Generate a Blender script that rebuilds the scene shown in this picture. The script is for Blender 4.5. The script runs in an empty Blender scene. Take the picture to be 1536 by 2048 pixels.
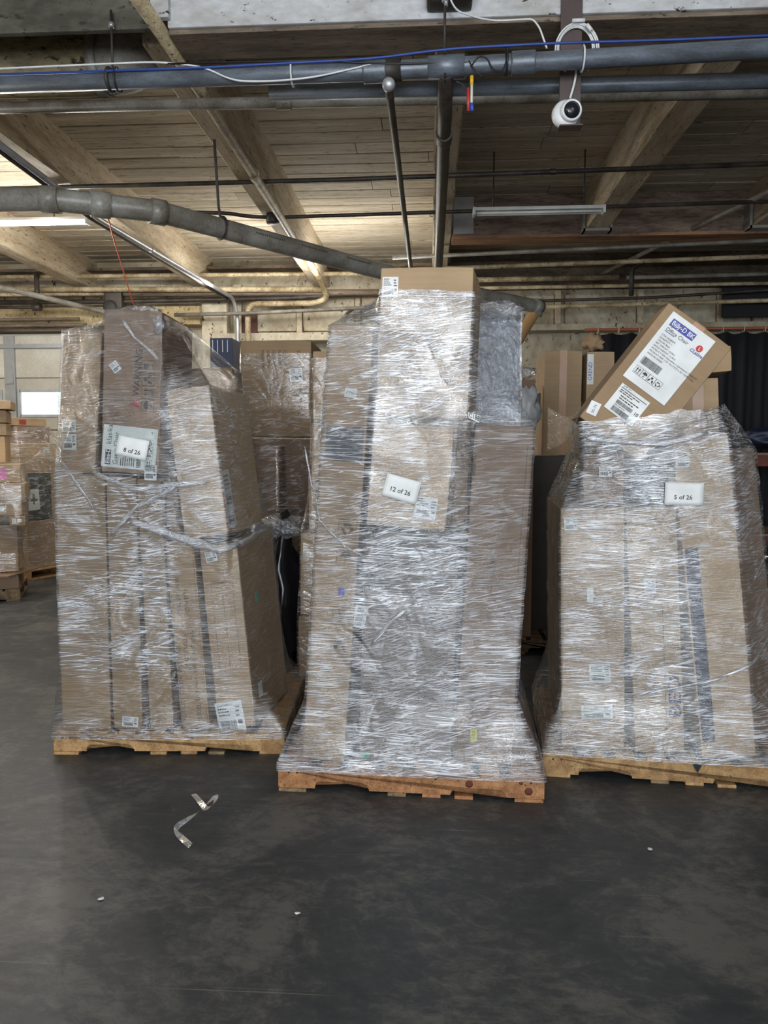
import bpy, bmesh, math, random
from mathutils import Vector, Matrix, noise
from mathutils.bvhtree import BVHTree
import numpy as np
R = math.radians
rnd = random.Random(7)
SC = bpy.context.scene
COL = SC.collection

# ------------------------------------------------------------------ camera
cam = bpy.data.cameras.new('camera'); camo = bpy.data.objects.new('camera', cam); COL.objects.link(camo)
cam.sensor_fit = 'HORIZONTAL'; cam.sensor_width = 36.0; cam.lens = 1500 / 1536 * 36.0
cam.clip_start = 0.05; cam.clip_end = 200
camo.location = (0, 0, 1.6); camo.rotation_euler = (R(90 - 4.70), 0, R(3.5))
SC.camera = camo

# ------------------------------------------------------------------ light
w = bpy.data.worlds.new('world'); SC.world = w; w.use_nodes = True
bg = w.node_tree.nodes['Background']; bg.inputs[0].default_value = (0.80, 0.90, 1.0, 1); bg.inputs[1].default_value = 1.0
SC.view_settings.view_transform = 'Standard'; SC.view_settings.look = 'None'
SC.view_settings.gamma = 1.0; SC.view_settings.use_curve_mapping = False
SC.view_settings.exposure = 0.0
SC.cycles.transparent_max_bounces = 16
SC.cycles.max_bounces = 8; SC.cycles.diffuse_bounces = 3; SC.cycles.glossy_bounces = 3
SC.cycles.sample_clamp_indirect = 6

def area(name, loc, rot, sx, sy, power, color):
    l = bpy.data.lights.new(name, 'AREA'); l.shape = 'RECTANGLE'; l.size = sx; l.size_y = sy
    l.energy = power; l.color = color
    o = bpy.data.objects.new(name, l); COL.objects.link(o); o.location = loc; o.rotation_euler = rot
    return o
# daylight area lights for unseen dock doors assumed behind the camera, spaced for film highlights
DAY = (0.86, 0.93, 1.0)
area('dock_daylight', (-2.2, -6.9, 1.9), (R(90), 0, 0), 2.7, 3.2, 290, DAY)
area('dock_daylight', (1.6, -6.9, 1.9), (R(90), 0, 0), 2.7, 3.2, 290, DAY)
area('dock_daylight', (5.2, -6.9, 1.9), (R(90), 0, 0), 2.7, 3.2, 160, DAY)
# unseen strips assumed near the camera, the lit one at the left, added fill
WARM = (1.0, 0.965, 0.90)
def tube_and_fill_light(x0, x1, y, z, power, color, n=3):
    # a row of small all-round sources, for strips and for added fill
    for k in range(n):
        l = bpy.data.lights.new('tube_and_fill_light', 'POINT'); l.energy = power / n; l.color = color; l.shadow_soft_size = 0.08
        o = bpy.data.objects.new('tube_and_fill_light', l); COL.objects.link(o); o.location = (x0 + (x1 - x0) * (k + .5) / n, y, z)
tube_and_fill_light(-1.8, 0.6, 1.2, 3.70, 70, (0.95, 0.97, 1.0))
tube_and_fill_light(-0.4, 2.0, -2.2, 3.72, 90, (0.95, 0.97, 1.0))
tube_and_fill_light(-5.6, -3.35, 7.35, 3.78, 235, WARM)
tube_and_fill_light(-7.6, -5.8, 5.6, 3.45, 135, WARM)  # added beyond the left edge to brighten the ceiling
tube_and_fill_light(-3.2, -1.0, 9.7, 3.72, 36, WARM)  # added fill near the rear wall, no lamp there
tube_and_fill_light(-2.4, -0.2, 9.3, 3.60, 60, WARM)  # bare row of sources, no lamp modelled here

# ------------------------------------------------------------------ material helpers
def new_mat(name):
    m = bpy.data.materials.new(name); m.use_nodes = True
    nt = m.node_tree
    return m, nt, nt.nodes['Principled BSDF']
def N(nt, t, **kw):
    n = nt.nodes.new(t)
    for k, v in kw.items():
        if k.startswith('i_'):
            n.inputs[k[2:].replace('_', ' ')].default_value = v
        else: setattr(n, k, v)
    return n
def ramp(nt, stops):
    n = nt.nodes.new('ShaderNodeValToRGB'); e = n.color_ramp.elements
    while len(e) < len(stops): e.new(0.5)
    for k, (p, c) in enumerate(stops):
        e[k].position = p; e[k].color = (*c, 1) if len(c) == 3 else c
    return n
def lin(r, g, b):
    f = lambda c: (c / 255 / 12.92) if c / 255 <= 0.04045 else ((c / 255 + 0.055) / 1.055) ** 2.4
    return (f(r), f(g), f(b))
MATS = {}
def plain(name, col, rough=0.6, metal=0.0, spec=0.5, emit=0, emcol=None):
    if name in MATS: return MATS[name]
    m, nt, p = new_mat(name)
    # a little tonal noise so that nothing is perfectly flat
    tc = N(nt, 'ShaderNodeTexCoord'); nz = N(nt, 'ShaderNodeTexNoise'); nz.inputs['Scale'].default_value = 9; nz.inputs['Detail'].default_value = 4
    nt.links.new(tc.outputs['Object'], nz.inputs['Vector'])
    rp = ramp(nt, [(0.3, tuple(c * 0.86 for c in col)), (0.7, tuple(min(1, c * 1.08) for c in col))])
    nt.links.new(nz.outputs['Fac'], rp.inputs[0]); nt.links.new(rp.outputs[0], p.inputs['Base Color'])
    p.inputs['Roughness'].default_value = rough; p.inputs['Metallic'].default_value = metal
    p.inputs['Specular IOR Level'].default_value = spec
    if emit:
        p.inputs['Emission Color'].default_value = (*(emcol or col), 1); p.inputs['Emission Strength'].default_value = emit
    MATS[name] = m; return m

def dirty(name, col, dirt, scale=(1, 1, 1), amount=0.55, rough=0.7, bump=0.3, metal=0.0, fine=30, speck=0.0, speckcol=(0.03, 0.02, 0.012)):
    """painted or bare surface with patches of dirt, grain along one axis and peeling specks (object coordinates)"""
    if name in MATS: return MATS[name]
    m, nt, p = new_mat(name)
    tc = N(nt, 'ShaderNodeTexCoord'); geo = N(nt, 'ShaderNodeNewGeometry'); oi = N(nt, 'ShaderNodeObjectInfo')
    mp = N(nt, 'ShaderNodeMapping'); mp.inputs['Scale'].default_value = scale
    nt.links.new(geo.outputs['Position'], mp.inputs['Vector'])
    a = N(nt, 'ShaderNodeTexNoise'); a.inputs['Scale'].default_value = 1.6; a.inputs['Detail'].default_value = 8; a.inputs['Roughness'].default_value = 0.65
    b = N(nt, 'ShaderNodeTexNoise'); b.inputs['Scale'].default_value = fine; b.inputs['Detail'].default_value = 5
    nt.links.new(mp.outputs[0], a.inputs['Vector']); nt.links.new(mp.outputs[0], b.inputs['Vector'])
    mx = N(nt, 'ShaderNodeMath', operation='MULTIPLY_ADD'); mx.inputs[1].default_value = 0.35
    nt.links.new(b.outputs['Fac'], mx.inputs[0]); nt.links.new(a.outputs['Fac'], mx.inputs[2])
    mid = 0.52 + (0.5 - amount) * 0.3
    rp = ramp(nt, [(mid, dirt), (mid + 0.30, col)])
    nt.links.new(mx.outputs[0], rp.inputs[0])
    hv = N(nt, 'ShaderNodeHueSaturation')
    mr = N(nt, 'ShaderNodeMapRange'); mr.inputs['To Min'].default_value = 0.82; mr.inputs['To Max'].default_value = 1.12
    nt.links.new(oi.outputs['Random'], mr.inputs['Value']); nt.links.new(mr.outputs[0], hv.inputs['Value'])
    nt.links.new(rp.outputs[0], hv.inputs['Color'])
    out = hv.outputs[0]
    if speck:
        v = N(nt, 'ShaderNodeTexNoise'); v.inputs['Scale'].default_value = 7; v.inputs['Detail'].default_value = 6; v.inputs['Roughness'].default_value = 0.75
        mp2 = N(nt, 'ShaderNodeMapping'); mp2.inputs['Scale'].default_value = (scale[0] * 1.6, scale[1] * 1.6, scale[2] * 1.6); mp2.inputs['Location'].default_value = (3, 7, 1)
        nt.links.new(geo.outputs['Position'], mp2.inputs['Vector']); nt.links.new(mp2.outputs[0], v.inputs['Vector'])
        r2 = ramp(nt, [(0.36 + 0.12 * speck, (1, 1, 1)), (0.40 + 0.12 * speck, (0, 0, 0))])
        nt.links.new(v.outputs['Fac'], r2.inputs[0])
        mix = N(nt, 'ShaderNodeMix', data_type='RGBA'); mix.inputs[7].default_value = (*speckcol, 1)
        nt.links.new(r2.outputs[0], mix.inputs[0]); nt.links.new(out, mix.inputs[6]); out = mix.outputs[2]
    nt.links.new(out, p.inputs['Base Color'])
    p.inputs['Roughness'].default_value = rough; p.inputs['Metallic'].default_value = metal
    if bump:
        bp = N(nt, 'ShaderNodeBump'); bp.inputs['Strength'].default_value = bump; bp.inputs['Distance'].default_value = 0.01
        nt.links.new(mx.outputs[0], bp.inputs['Height']); nt.links.new(bp.outputs[0], p.inputs['Normal'])
    MATS[name] = m; return m

def cardboard(name, col):
    if name in MATS: return MATS[name]
    m, nt, p = new_mat(name)
    tc = N(nt, 'ShaderNodeTexCoord'); oi = N(nt, 'ShaderNodeObjectInfo')
    mp = N(nt, 'ShaderNodeMapping'); mp.inputs['Scale'].default_value = (4, 4, 60)
    nt.links.new(tc.outputs['Object'], mp.inputs['Vector'])
    a = N(nt, 'ShaderNodeTexNoise'); a.inputs['Scale'].default_value = 1.0; a.inputs['Detail'].default_value = 3
    b = N(nt, 'ShaderNodeTexNoise'); b.inputs['Scale'].default_value = 3.5; b.inputs['Detail'].default_value = 6
    nt.links.new(mp.outputs[0], a.inputs['Vector']); nt.links.new(tc.outputs['Object'], b.inputs['Vector'])
    ad = N(nt, 'ShaderNodeMath', operation='MULTIPLY_ADD'); ad.inputs[1].default_value = 0.4
    nt.links.new(a.outputs['Fac'], ad.inputs[0]); nt.links.new(b.outputs['Fac'], ad.inputs[2])
    rp = ramp(nt, [(0.45, tuple(c * 0.80 for c in col)), (0.95, tuple(c * 1.1 for c in col))])
    nt.links.new(ad.outputs[0], rp.inputs[0])
    hv = N(nt, 'ShaderNodeHueSaturation')
    mr = N(nt, 'ShaderNodeMapRange'); mr.inputs['To Min'].default_value = 0.88; mr.inputs['To Max'].default_value = 1.1
    nt.links.new(oi.outputs['Random'], mr.inputs['Value']); nt.links.new(mr.outputs[0], hv.inputs['Value'])
    nt.links.new(rp.outputs[0], hv.inputs['Color']); nt.links.new(hv.outputs[0], p.inputs['Base Color'])
    p.inputs['Roughness'].default_value = 0.72; p.inputs['Specular IOR Level'].default_value = 0.3
    bp = N(nt, 'ShaderNodeBump'); bp.inputs['Strength'].default_value = 0.12; bp.inputs['Distance'].default_value = 0.004
    nt.links.new(ad.outputs[0], bp.inputs['Height']); nt.links.new(bp.outputs[0], p.inputs['Normal'])
    MATS[name] = m; return m

def film(name, haze=0.10, streak=0.45, dense=0.5, tint=(0.90, 0.93, 1.0), rough=0.12, gloss=1.0, uvs=(3.8, 185), bumpd=0.0030, seed=0, layered=False):
    """stretch film: clear layers whose pull wrinkles are relief (bump) and pile up to milky layers"""
    if name in MATS: return MATS[name]
    m, nt, p = new_mat(name); L = nt.links.new
    nt.nodes.remove(p); out = nt.nodes['Material Output']
    uv = N(nt, 'ShaderNodeUVMap')
    def layer(sx, sy, rot, det, off, dist=0.3):
        r0 = N(nt, 'ShaderNodeMapping'); r0.inputs['Rotation'].default_value = (0, 0, R(rot)); r0.inputs['Location'].default_value = (off + seed, off * 0.7, 0)
        mp = N(nt, 'ShaderNodeMapping'); mp.inputs['Scale'].default_value = (sx, sy, 1)
        L(uv.outputs[0], r0.inputs['Vector']); L(r0.outputs[0], mp.inputs['Vector'])
        t = N(nt, 'ShaderNodeTexNoise', noise_dimensions='2D'); t.inputs['Scale'].default_value = 1; t.inputs['Detail'].default_value = det; t.inputs['Roughness'].default_value = 0.6
        t.inputs['Distortion'].default_value = dist
        L(mp.outputs[0], t.inputs['Vector']); return t.outputs['Fac']
    def math2(op, a, b):
        n = N(nt, 'ShaderNodeMath', operation=op)
        for i, x in enumerate((a, b)):
            if isinstance(x, (int, float)): n.inputs[i].default_value = x
            else: L(x, n.inputs[i])
        return n.outputs[0]
    def rmp(x, lo, hi):
        n = N(nt, 'ShaderNodeMapRange', interpolation_type='SMOOTHSTEP'); n.inputs['From Min'].default_value = lo; n.inputs['From Max'].default_value = hi
        L(x, n.inputs['Value']); return n.outputs[0]
    A = layer(uvs[0], uvs[1], 2, 2, 0); B = layer(uvs[0] * 1.7, uvs[1] * 0.6, -8, 3, 5); Cc = layer(uvs[0] * 0.7, uvs[1] * 1.1, -15, 2, 9)
    fine = layer(60, 60, 20, 2, 2)
    big = layer(2.0, 3.2, 0, 3, 4, 1.0); big2 = layer(3.0, 5.0, 8, 4, 13, 1.4)
    lay = 1.0
    if layered:
        at = N(nt, 'ShaderNodeAttribute', attribute_name='layers'); lay = at.outputs['Fac']
    h = math2('ADD', math2('ADD', A, math2('MULTIPLY', B, 1.2)), math2('MULTIPLY', Cc, 0.7))
    h = math2('ADD', h, math2('MULTIPLY', fine, 0.30))
    amp = math2('ADD', math2('MULTIPLY', rmp(big, 0.35, 0.65), 0.8), 0.35)
    bp = N(nt, 'ShaderNodeBump'); bp.inputs['Distance'].default_value = bumpd; bp.inputs['Strength'].default_value = 1.0
    L(math2('MULTIPLY', h, amp), bp.inputs['Height'])
    s = math2('MAXIMUM', rmp(A, 0.555, 0.645), math2('MULTIPLY', rmp(B, 0.57, 0.66), 0.9))
    s = math2('MAXIMUM', s, math2('MULTIPLY', rmp(Cc, 0.53, 0.63), math2('MULTIPLY', rmp(big, .46, .58), .9)))
    dens = math2('ADD', math2('MULTIPLY', rmp(big2, 0.36, 0.64), dense), 1.0 - dense)
    fac = math2('MULTIPLY', math2('ADD', math2('MULTIPLY', s, streak), haze), math2('MULTIPLY', dens, lay))
    fac = math2('MINIMUM', fac, .92)
    tr = N(nt, 'ShaderNodeBsdfTransparent'); tr.inputs[0].default_value = (*((0.83, 0.85, 0.87) if layered else (0.94, 0.95, 0.96)), 1)
    milky = N(nt, 'ShaderNodeBsdfPrincipled'); milky.inputs['Base Color'].default_value = (*tint, 1)
    milky.inputs['Roughness'].default_value = 0.28; milky.inputs['Specular IOR Level'].default_value = 0.8
    L(bp.outputs[0], milky.inputs['Normal'])
    m1 = N(nt, 'ShaderNodeMixShader'); L(fac, m1.inputs[0]); L(tr.outputs[0], m1.inputs[1]); L(milky.outputs[0], m1.inputs[2])
    gl = N(nt, 'ShaderNodeBsdfGlossy')
    gl.inputs['Roughness'].default_value = rough; gl.inputs['Color'].default_value = (1, 1, 1, 1)
    L(bp.outputs[0], gl.inputs['Normal'])
    fr = N(nt, 'ShaderNodeFresnel'); fr.inputs['IOR'].default_value = 1.5; L(bp.outputs[0], fr.inputs['Normal'])
    g = math2('MINIMUM', math2('MULTIPLY', fr.outputs[0], 2.0 * gloss), 0.24 if layered or name == 'stretch_film_thin' else 0.6)
    if layered: g = math2('MULTIPLY', g, math2('ADD', math2('MULTIPLY', lay, .7), .3))
    m2 = N(nt, 'ShaderNodeMixShader'); L(math2('MINIMUM', g, 0.7), m2.inputs[0])
    L(m1.outputs[0], m2.inputs[1]); L(gl.outputs[0], m2.inputs[2]); L(m2.outputs[0], out.inputs['Surface'])
    MATS[name] = m; return m

# ------------------------------------------------------------------ mesh helpers
def link(name, me, parent=None, mats=None):
    o = bpy.data.objects.new(name, me); COL.objects.link(o)
    if parent is not None: o.parent = parent
    if mats is not None:
        for m in (mats if isinstance(mats, (list, tuple)) else [mats]): me.materials.append(m)
    return o
def from_bm(name, bm, mat, parent=None, smooth=False):
    me = bpy.data.meshes.new(name); bmesh.ops.recalc_face_normals(bm, faces=bm.faces); bm.to_mesh(me); bm.free()
    if smooth:
        for f in me.polygons: f.use_smooth = True
    return link(name, me, parent, mat)
def tag(o, label=None, cat=None, group=None, kind=None):
    if label: o['label'] = label
    if cat: o['category'] = cat
    if group: o['group'] = group
    if kind: o['kind'] = kind
    return o
def empty(name, loc=(0, 0, 0), rz=0, parent=None):
    o = bpy.data.objects.new(name, None); COL.objects.link(o); o.location = loc; o.rotation_euler = (0, 0, rz); o.empty_display_size = 0.1
    if parent is not None: o.parent = parent
    return o
def add_box(bm, x0, x1, y0, y1, z0, z1, M=None):
    co = [(x0, y0, z0), (x1, y0, z0), (x1, y1, z0), (x0, y1, z0), (x0, y0, z1), (x1, y0, z1), (x1, y1, z1), (x0, y1, z1)]
    vs = [bm.verts.new(M @ Vector(c) if M else c) for c in co]
    for f in ((0, 3, 2, 1), (4, 5, 6, 7), (0, 1, 5, 4), (1, 2, 6, 5), (2, 3, 7, 6), (3, 0, 4, 7)): bm.faces.new([vs[i] for i in f])
    return vs
def box(name, x0, x1, y0, y1, z0, z1, mat, parent=None, bevel=0.0):
    bm = bmesh.new(); add_box(bm, x0, x1, y0, y1, z0, z1)
    if bevel: bmesh.ops.bevel(bm, geom=bm.edges[:], offset=bevel, segments=2, affect='EDGES', profile=0.6)
    return from_bm(name, bm, mat, parent)
def fillet(pts, rad, n=6):
    pts = [Vector(p) for p in pts]; out = [pts[0]]
    for i in range(1, len(pts) - 1):
        a, b, c = pts[i - 1], pts[i], pts[i + 1]
        r = min(rad, (a - b).length * 0.45, (c - b).length * 0.45)
        p, q = b + (a - b).normalized() * r, b + (c - b).normalized() * r
        for k in range(n + 1):
            t = k / n; out.append((1 - t) ** 2 * p + 2 * t * (1 - t) * b + t * t * q)
    out.append(pts[-1]); return out
def add_tube(bm, pts, r, n=12, caps=True, flat=None):
    pts = [Vector(p) for p in pts]; rings = []; up = None
    for i, p in enumerate(pts):
        d = (pts[min(i + 1, len(pts) - 1)] - pts[max(i - 1, 0)]).normalized()
        if up is None: up = Vector((0, 0, 1)) if abs(d.z) < 0.9 else Vector((0, 1, 0))
        s = d.cross(up).normalized(); up = s.cross(d).normalized()
        rr = r(i / (len(pts) - 1)) if callable(r) else r
        fx, fy = flat if flat else (1, 1)
        rings.append([bm.verts.new(p + (s * math.cos(2 * math.pi * k / n) * fx + up * math.sin(2 * math.pi * k / n) * fy) * rr) for k in range(n)])
    for a, b in zip(rings, rings[1:]):
        for k in range(n): bm.faces.new((a[k], a[(k + 1) % n], b[(k + 1) % n], b[k]))
    if caps: bm.faces.new(rings[0][::-1]); bm.faces.new(rings[-1])
def tube(name, pts, r, mat, parent=None, n=12, fil=0, flat=None):
    bm = bmesh.new(); add_tube(bm, fillet(pts, fil) if fil else pts, r, n, flat=flat)
    o = from_bm(name, bm, mat, parent)
    for f in o.data.polygons: f.use_smooth = len(f.vertices) == 4
    return o
def lathe(name, prof, mat, parent=None, n=32, M=None):
    bm = bmesh.new(); rings = []
    for r, z in prof: rings.append([bm.verts.new((r * math.cos(2 * math.pi * k / n), r * math.sin(2 * math.pi * k / n), z)) for k in range(n)])
    for a, b in zip(rings, rings[1:]):
        for k in range(n): bm.faces.new((a[k], a[(k + 1) % n], b[(k + 1) % n], b[k]))
    bm.faces.new(rings[0][::-1]); bm.faces.new(rings[-1])
    if M: bmesh.ops.transform(bm, matrix=M, verts=bm.verts)
    o = from_bm(name, bm, mat, parent)
    for f in o.data.polygons: f.use_smooth = len(f.vertices) == 4
    return o

# ------------------------------------------------------------------ flat print (labels, lettering)
FONT_CACHE = {}
def text_tris(s, bold=0.0):
    key = (s, bold)
    if key in FONT_CACHE: return FONT_CACHE[key]
    c = bpy.data.curves.new('t', 'FONT'); c.body = s; c.size = 1.0; c.offset = bold; c.resolution_u = 2
    o = bpy.data.objects.new('t', c); COL.objects.link(o)
    dg = bpy.context.evaluated_depsgraph_get(); dg.update()
    me = o.evaluated_get(dg).to_mesh()
    vs = [(v.co.x, v.co.y) for v in me.vertices]; fs = [tuple(p.vertices) for p in me.polygons]
    o.evaluated_get(dg).to_mesh_clear(); bpy.data.objects.remove(o); bpy.data.curves.remove(c)
    FONT_CACHE[key] = (vs, fs); return vs, fs
class Print:
    """2-D artwork; one flat part per build, laid on a face through a placing function (x, y) -> 3-D point"""
    def __init__(s): s.v = []; s.f = []; s.mi = []; s.mats = []; s.lay = []; s.last = None; s.cur = 0
    def _m(s, mat):
        if mat not in s.mats: s.mats.append(mat)
        if s.last is not None and s.last is not mat: s.cur = min(s.cur + 1, 12)     # later ink lies over earlier ink
        s.last = mat; s.lay += [s.cur] * (len(s.v) - len(s.lay))
        return s.mats.index(mat)
    def poly(s, pts, mat):
        b = len(s.v); s.v += [(x, y) for x, y in pts]; s.f.append(tuple(range(b, b + len(pts)))); s.mi.append(s._m(mat))
    def rect(s, x0, y0, x1, y1, mat): s.poly([(x0, y0), (x1, y0), (x1, y1), (x0, y1)], mat)
    def frame(s, x0, y0, x1, y1, t, mat):
        s.rect(x0, y0, x1, y0 + t, mat); s.rect(x0, y1 - t, x1, y1, mat); s.rect(x0, y0 + t, x0 + t, y1 - t, mat); s.rect(x1 - t, y0 + t, x1, y1 - t, mat)
    def disc(s, x, y, r, mat, a0=0, a1=360, n=18):
        s.poly([(x + r * math.cos(R(a0 + (a1 - a0) * k / n)), y + r * math.sin(R(a0 + (a1 - a0) * k / n))) for k in range(n + (0 if a1 - a0 == 360 else 1))], mat)
    def line(s, x0, y0, x1, y1, t, mat):
        d = math.hypot(x1 - x0, y1 - y0) or 1; nx, ny = -(y1 - y0) / d * t / 2, (x1 - x0) / d * t / 2
        s.poly([(x0 + nx, y0 + ny), (x0 - nx, y0 - ny), (x1 - nx, y1 - ny), (x1 + nx, y1 + ny)], mat)
    def text(s, t, x, y, h, mat, rot=0, bold=0.0, sx=1.0):
        vs, fs = text_tris(t, bold); b = len(s.v); c, sn = math.cos(R(rot)), math.sin(R(rot)); k = h / 0.69
        s.v += [(x + (vx * k * sx) * c - vy * k * sn, y + (vx * k * sx) * sn + vy * k * c) for vx, vy in vs]
        i = s._m(mat)
        for f in fs: s.f.append(tuple(b + j for j in f)); s.mi.append(i)
    def barcode(s, x0, y0, x1, y1, mat, seed=1, vert=False):
        r = random.Random(seed); L = (y1 - y0) if vert else (x1 - x0); p = 0
        while p < L:
            wd = L * r.choice((0.010, 0.016, 0.024)); g = L * r.choice((0.010, 0.018))
            if p + wd > L: break
            if vert: s.rect(x0, y0 + p, x1, y0 + p + wd, mat)
            else: s.rect(x0 + p, y0, x0 + p + wd, y1, mat)
            p += wd + g
    def smalltext(s, x0, y0, x1, y1, rows, mat, seed=2):
        """lines of print too fine to read: short dashes"""
        r = random.Random(seed); dy = (y1 - y0) / rows
        for k in range(rows):
            y = y1 - (k + 0.75) * dy; x = x0; end = x0 + (x1 - x0) * r.uniform(0.55, 1)
            while x < end:
                l = (x1 - x0) * r.uniform(0.05, 0.16); s.rect(x, y, min(x + l, end), y + dy * 0.45, mat); x += l + (x1 - x0) * 0.03
    def build(s, name, place, parent, label=None):
        a, b, c = (Vector(place(*q)) for q in ((0, 0), (.001, 0), (0, .001))); n = (b - a).cross(c - a).normalized() * .00022
        s.lay += [s.cur] * (len(s.v) - len(s.lay))
        me = bpy.data.meshes.new(name); me.from_pydata([Vector(place(x, y)) + n * k for (x, y), k in zip(s.v, s.lay)], [], s.f)
        for m in s.mats: me.materials.append(m)
        for p, i in zip(me.polygons, s.mi): p.material_index = i
        o = link(name, me, parent)
        if label: o['label'] = label
        return o
    # pictograms in a unit square at x, y, size
    def umbrella(s, x, y, k, mat):
        s.disc(x + .5 * k, y + .48 * k, .40 * k, mat, 0, 180); s.rect(x + .47 * k, y + .12 * k, x + .53 * k, y + .5 * k, mat)
        s.rect(x + .36 * k, y + .08 * k, x + .53 * k, y + .14 * k, mat); s.rect(x + .34 * k, y + .08 * k, x + .40 * k, y + .2 * k, mat)
        for q in (.1, .3, .6, .8): s.line(x + q * k, y + .98 * k, x + (q + .06) * k, y + .88 * k, .03 * k, mat)
    def arrows(s, x, y, k, mat):
        for q in (.28, .68):
            s.rect(x + (q - .055) * k, y + .2 * k, x + (q + .055) * k, y + .65 * k, mat)
            s.poly([(x + (q - .17) * k, y + .6 * k), (x + (q + .17) * k, y + .6 * k), (x + q * k, y + .92 * k)], mat)
        s.rect(x + .08 * k, y + .06 * k, x + .92 * k, y + .13 * k, mat)
    def hands(s, x, y, k, mat):
        for sg in (-1, 1):
            c = x + .5 * k
            s.poly([(c + sg * .45 * k, y + .1 * k), (c + sg * .28 * k, y + .1 * k), (c + sg * .12 * k, y + .38 * k), (c + sg * .16 * k, y + .55 * k), (c + sg * .40 * k, y + .45 * k)], mat)
        s.poly([(x + .34 * k, y + .62 * k), (x + .5 * k, y + .55 * k), (x + .66 * k, y + .62 * k), (x + .66 * k, y + .84 * k), (x + .5 * k, y + .92 * k), (x + .34 * k, y + .84 * k)], mat)
    def glass(s, x, y, k, mat):
        s.poly([(x + .26 * k, y + .92 * k), (x + .30 * k, y + .5 * k), (x + .46 * k, y + .38 * k), (x + .54 * k, y + .38 * k), (x + .70 * k, y + .5 * k), (x + .74 * k, y + .92 * k)], mat)
        s.rect(x + .47 * k, y + .14 * k, x + .53 * k, y + .4 * k, mat); s.rect(x + .3 * k, y + .06 * k, x + .7 * k, y + .14 * k, mat)
    def recycle(s, x, y, k, mat):
        for q in range(3):
            a = 90 + 120 * q
            for d0, d1 in ((-42, 30),):
                p0 = [(x + .5 * k + r * k * math.cos(R(a + d)), y + .47 * k + r * k * math.sin(R(a + d))) for r in (.26, .42) for d in ((d0, d1) if r < .3 else (d1, d0))]
                s.poly(p0, mat)
            s.poly([(x + .5 * k + r * k * math.cos(R(a + d)), y + .47 * k + r * k * math.sin(R(a + d))) for r, d in ((.16, 30), (.50, 30), (.34, 58))], mat)
    def grid4(s, x, y, k, mat, icons, vert=False):
        for j, f in enumerate(icons):
            xx, yy = (x, y + j * k) if vert else (x + j * k, y)
            s.frame(xx, yy, xx + k, yy + k, k * .03, mat); getattr(s, f)(xx + .08 * k, yy + .08 * k, k * .84, mat)
INK = plain('black_ink', (0.035, 0.033, 0.035), 0.6); INKF = plain('faded_ink', (0.10, 0.075, 0.06), 0.7)
BLUEINK = plain('blue_ink', lin(58, 70, 160), 0.5); REDINK = plain('red_ink', lin(205, 60, 60), 0.6); REDF = plain('faded_red_ink', lin(150, 62, 60), 0.7)
PAPER = plain('white_paper', (0.80, 0.82, 0.82), 0.55); PAPER2 = plain('pale_label_paper', (0.66, 0.70, 0.66), 0.5)
TEAL = plain('teal_paper', lin(60, 190, 165), 0.5); YEL = plain('yellow_paper', lin(220, 215, 60), 0.5); WHITEINK = plain('white_ink', (0.85, 0.85, 0.87), 0.6)
GREEN = plain('green_sticker', lin(40, 165, 120), 0.5)

KRAFT = cardboard('kraft_cardboard', lin(165, 139, 108)); KRAFTD = cardboard('dark_kraft_cardboard', lin(136, 112, 92)); KRAFTL = cardboard('light_kraft_cardboard', lin(178, 152, 120))
CARDGREY = cardboard('grey_cardboard', lin(118, 107, 100)); BLACKCARD = plain('black_plastic', (0.012, 0.012, 0.016), 0.35)
PACKTAPE = plain('brown_packing_tape', lin(168, 124, 84), 0.25)
FILM = film('stretch_film', haze=0.07, streak=0.56, dense=0.74, layered=True)
FILM_M = film('stretch_film_dense', haze=0.09, streak=0.58, dense=0.66, seed=3.3, layered=True)
FILM_BG = film('stretch_film_thin', haze=0.04, streak=0.34, dense=0.7, uvs=(4, 75), seed=8)
FILM_BAG = film('plastic_bag', haze=0.62, streak=0.25, dense=0.4, uvs=(10, 9), bumpd=0.03, seed=5)
FILM_ROPE = film('gathered_film', haze=0.20, streak=0.55, dense=0.5, uvs=(5, 160), bumpd=0.004, seed=6)
FILM_TUFT = film('crumpled_film', haze=0.20, streak=0.4, dense=0.5, uvs=(22, 26), bumpd=0.012, seed=7)

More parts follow.
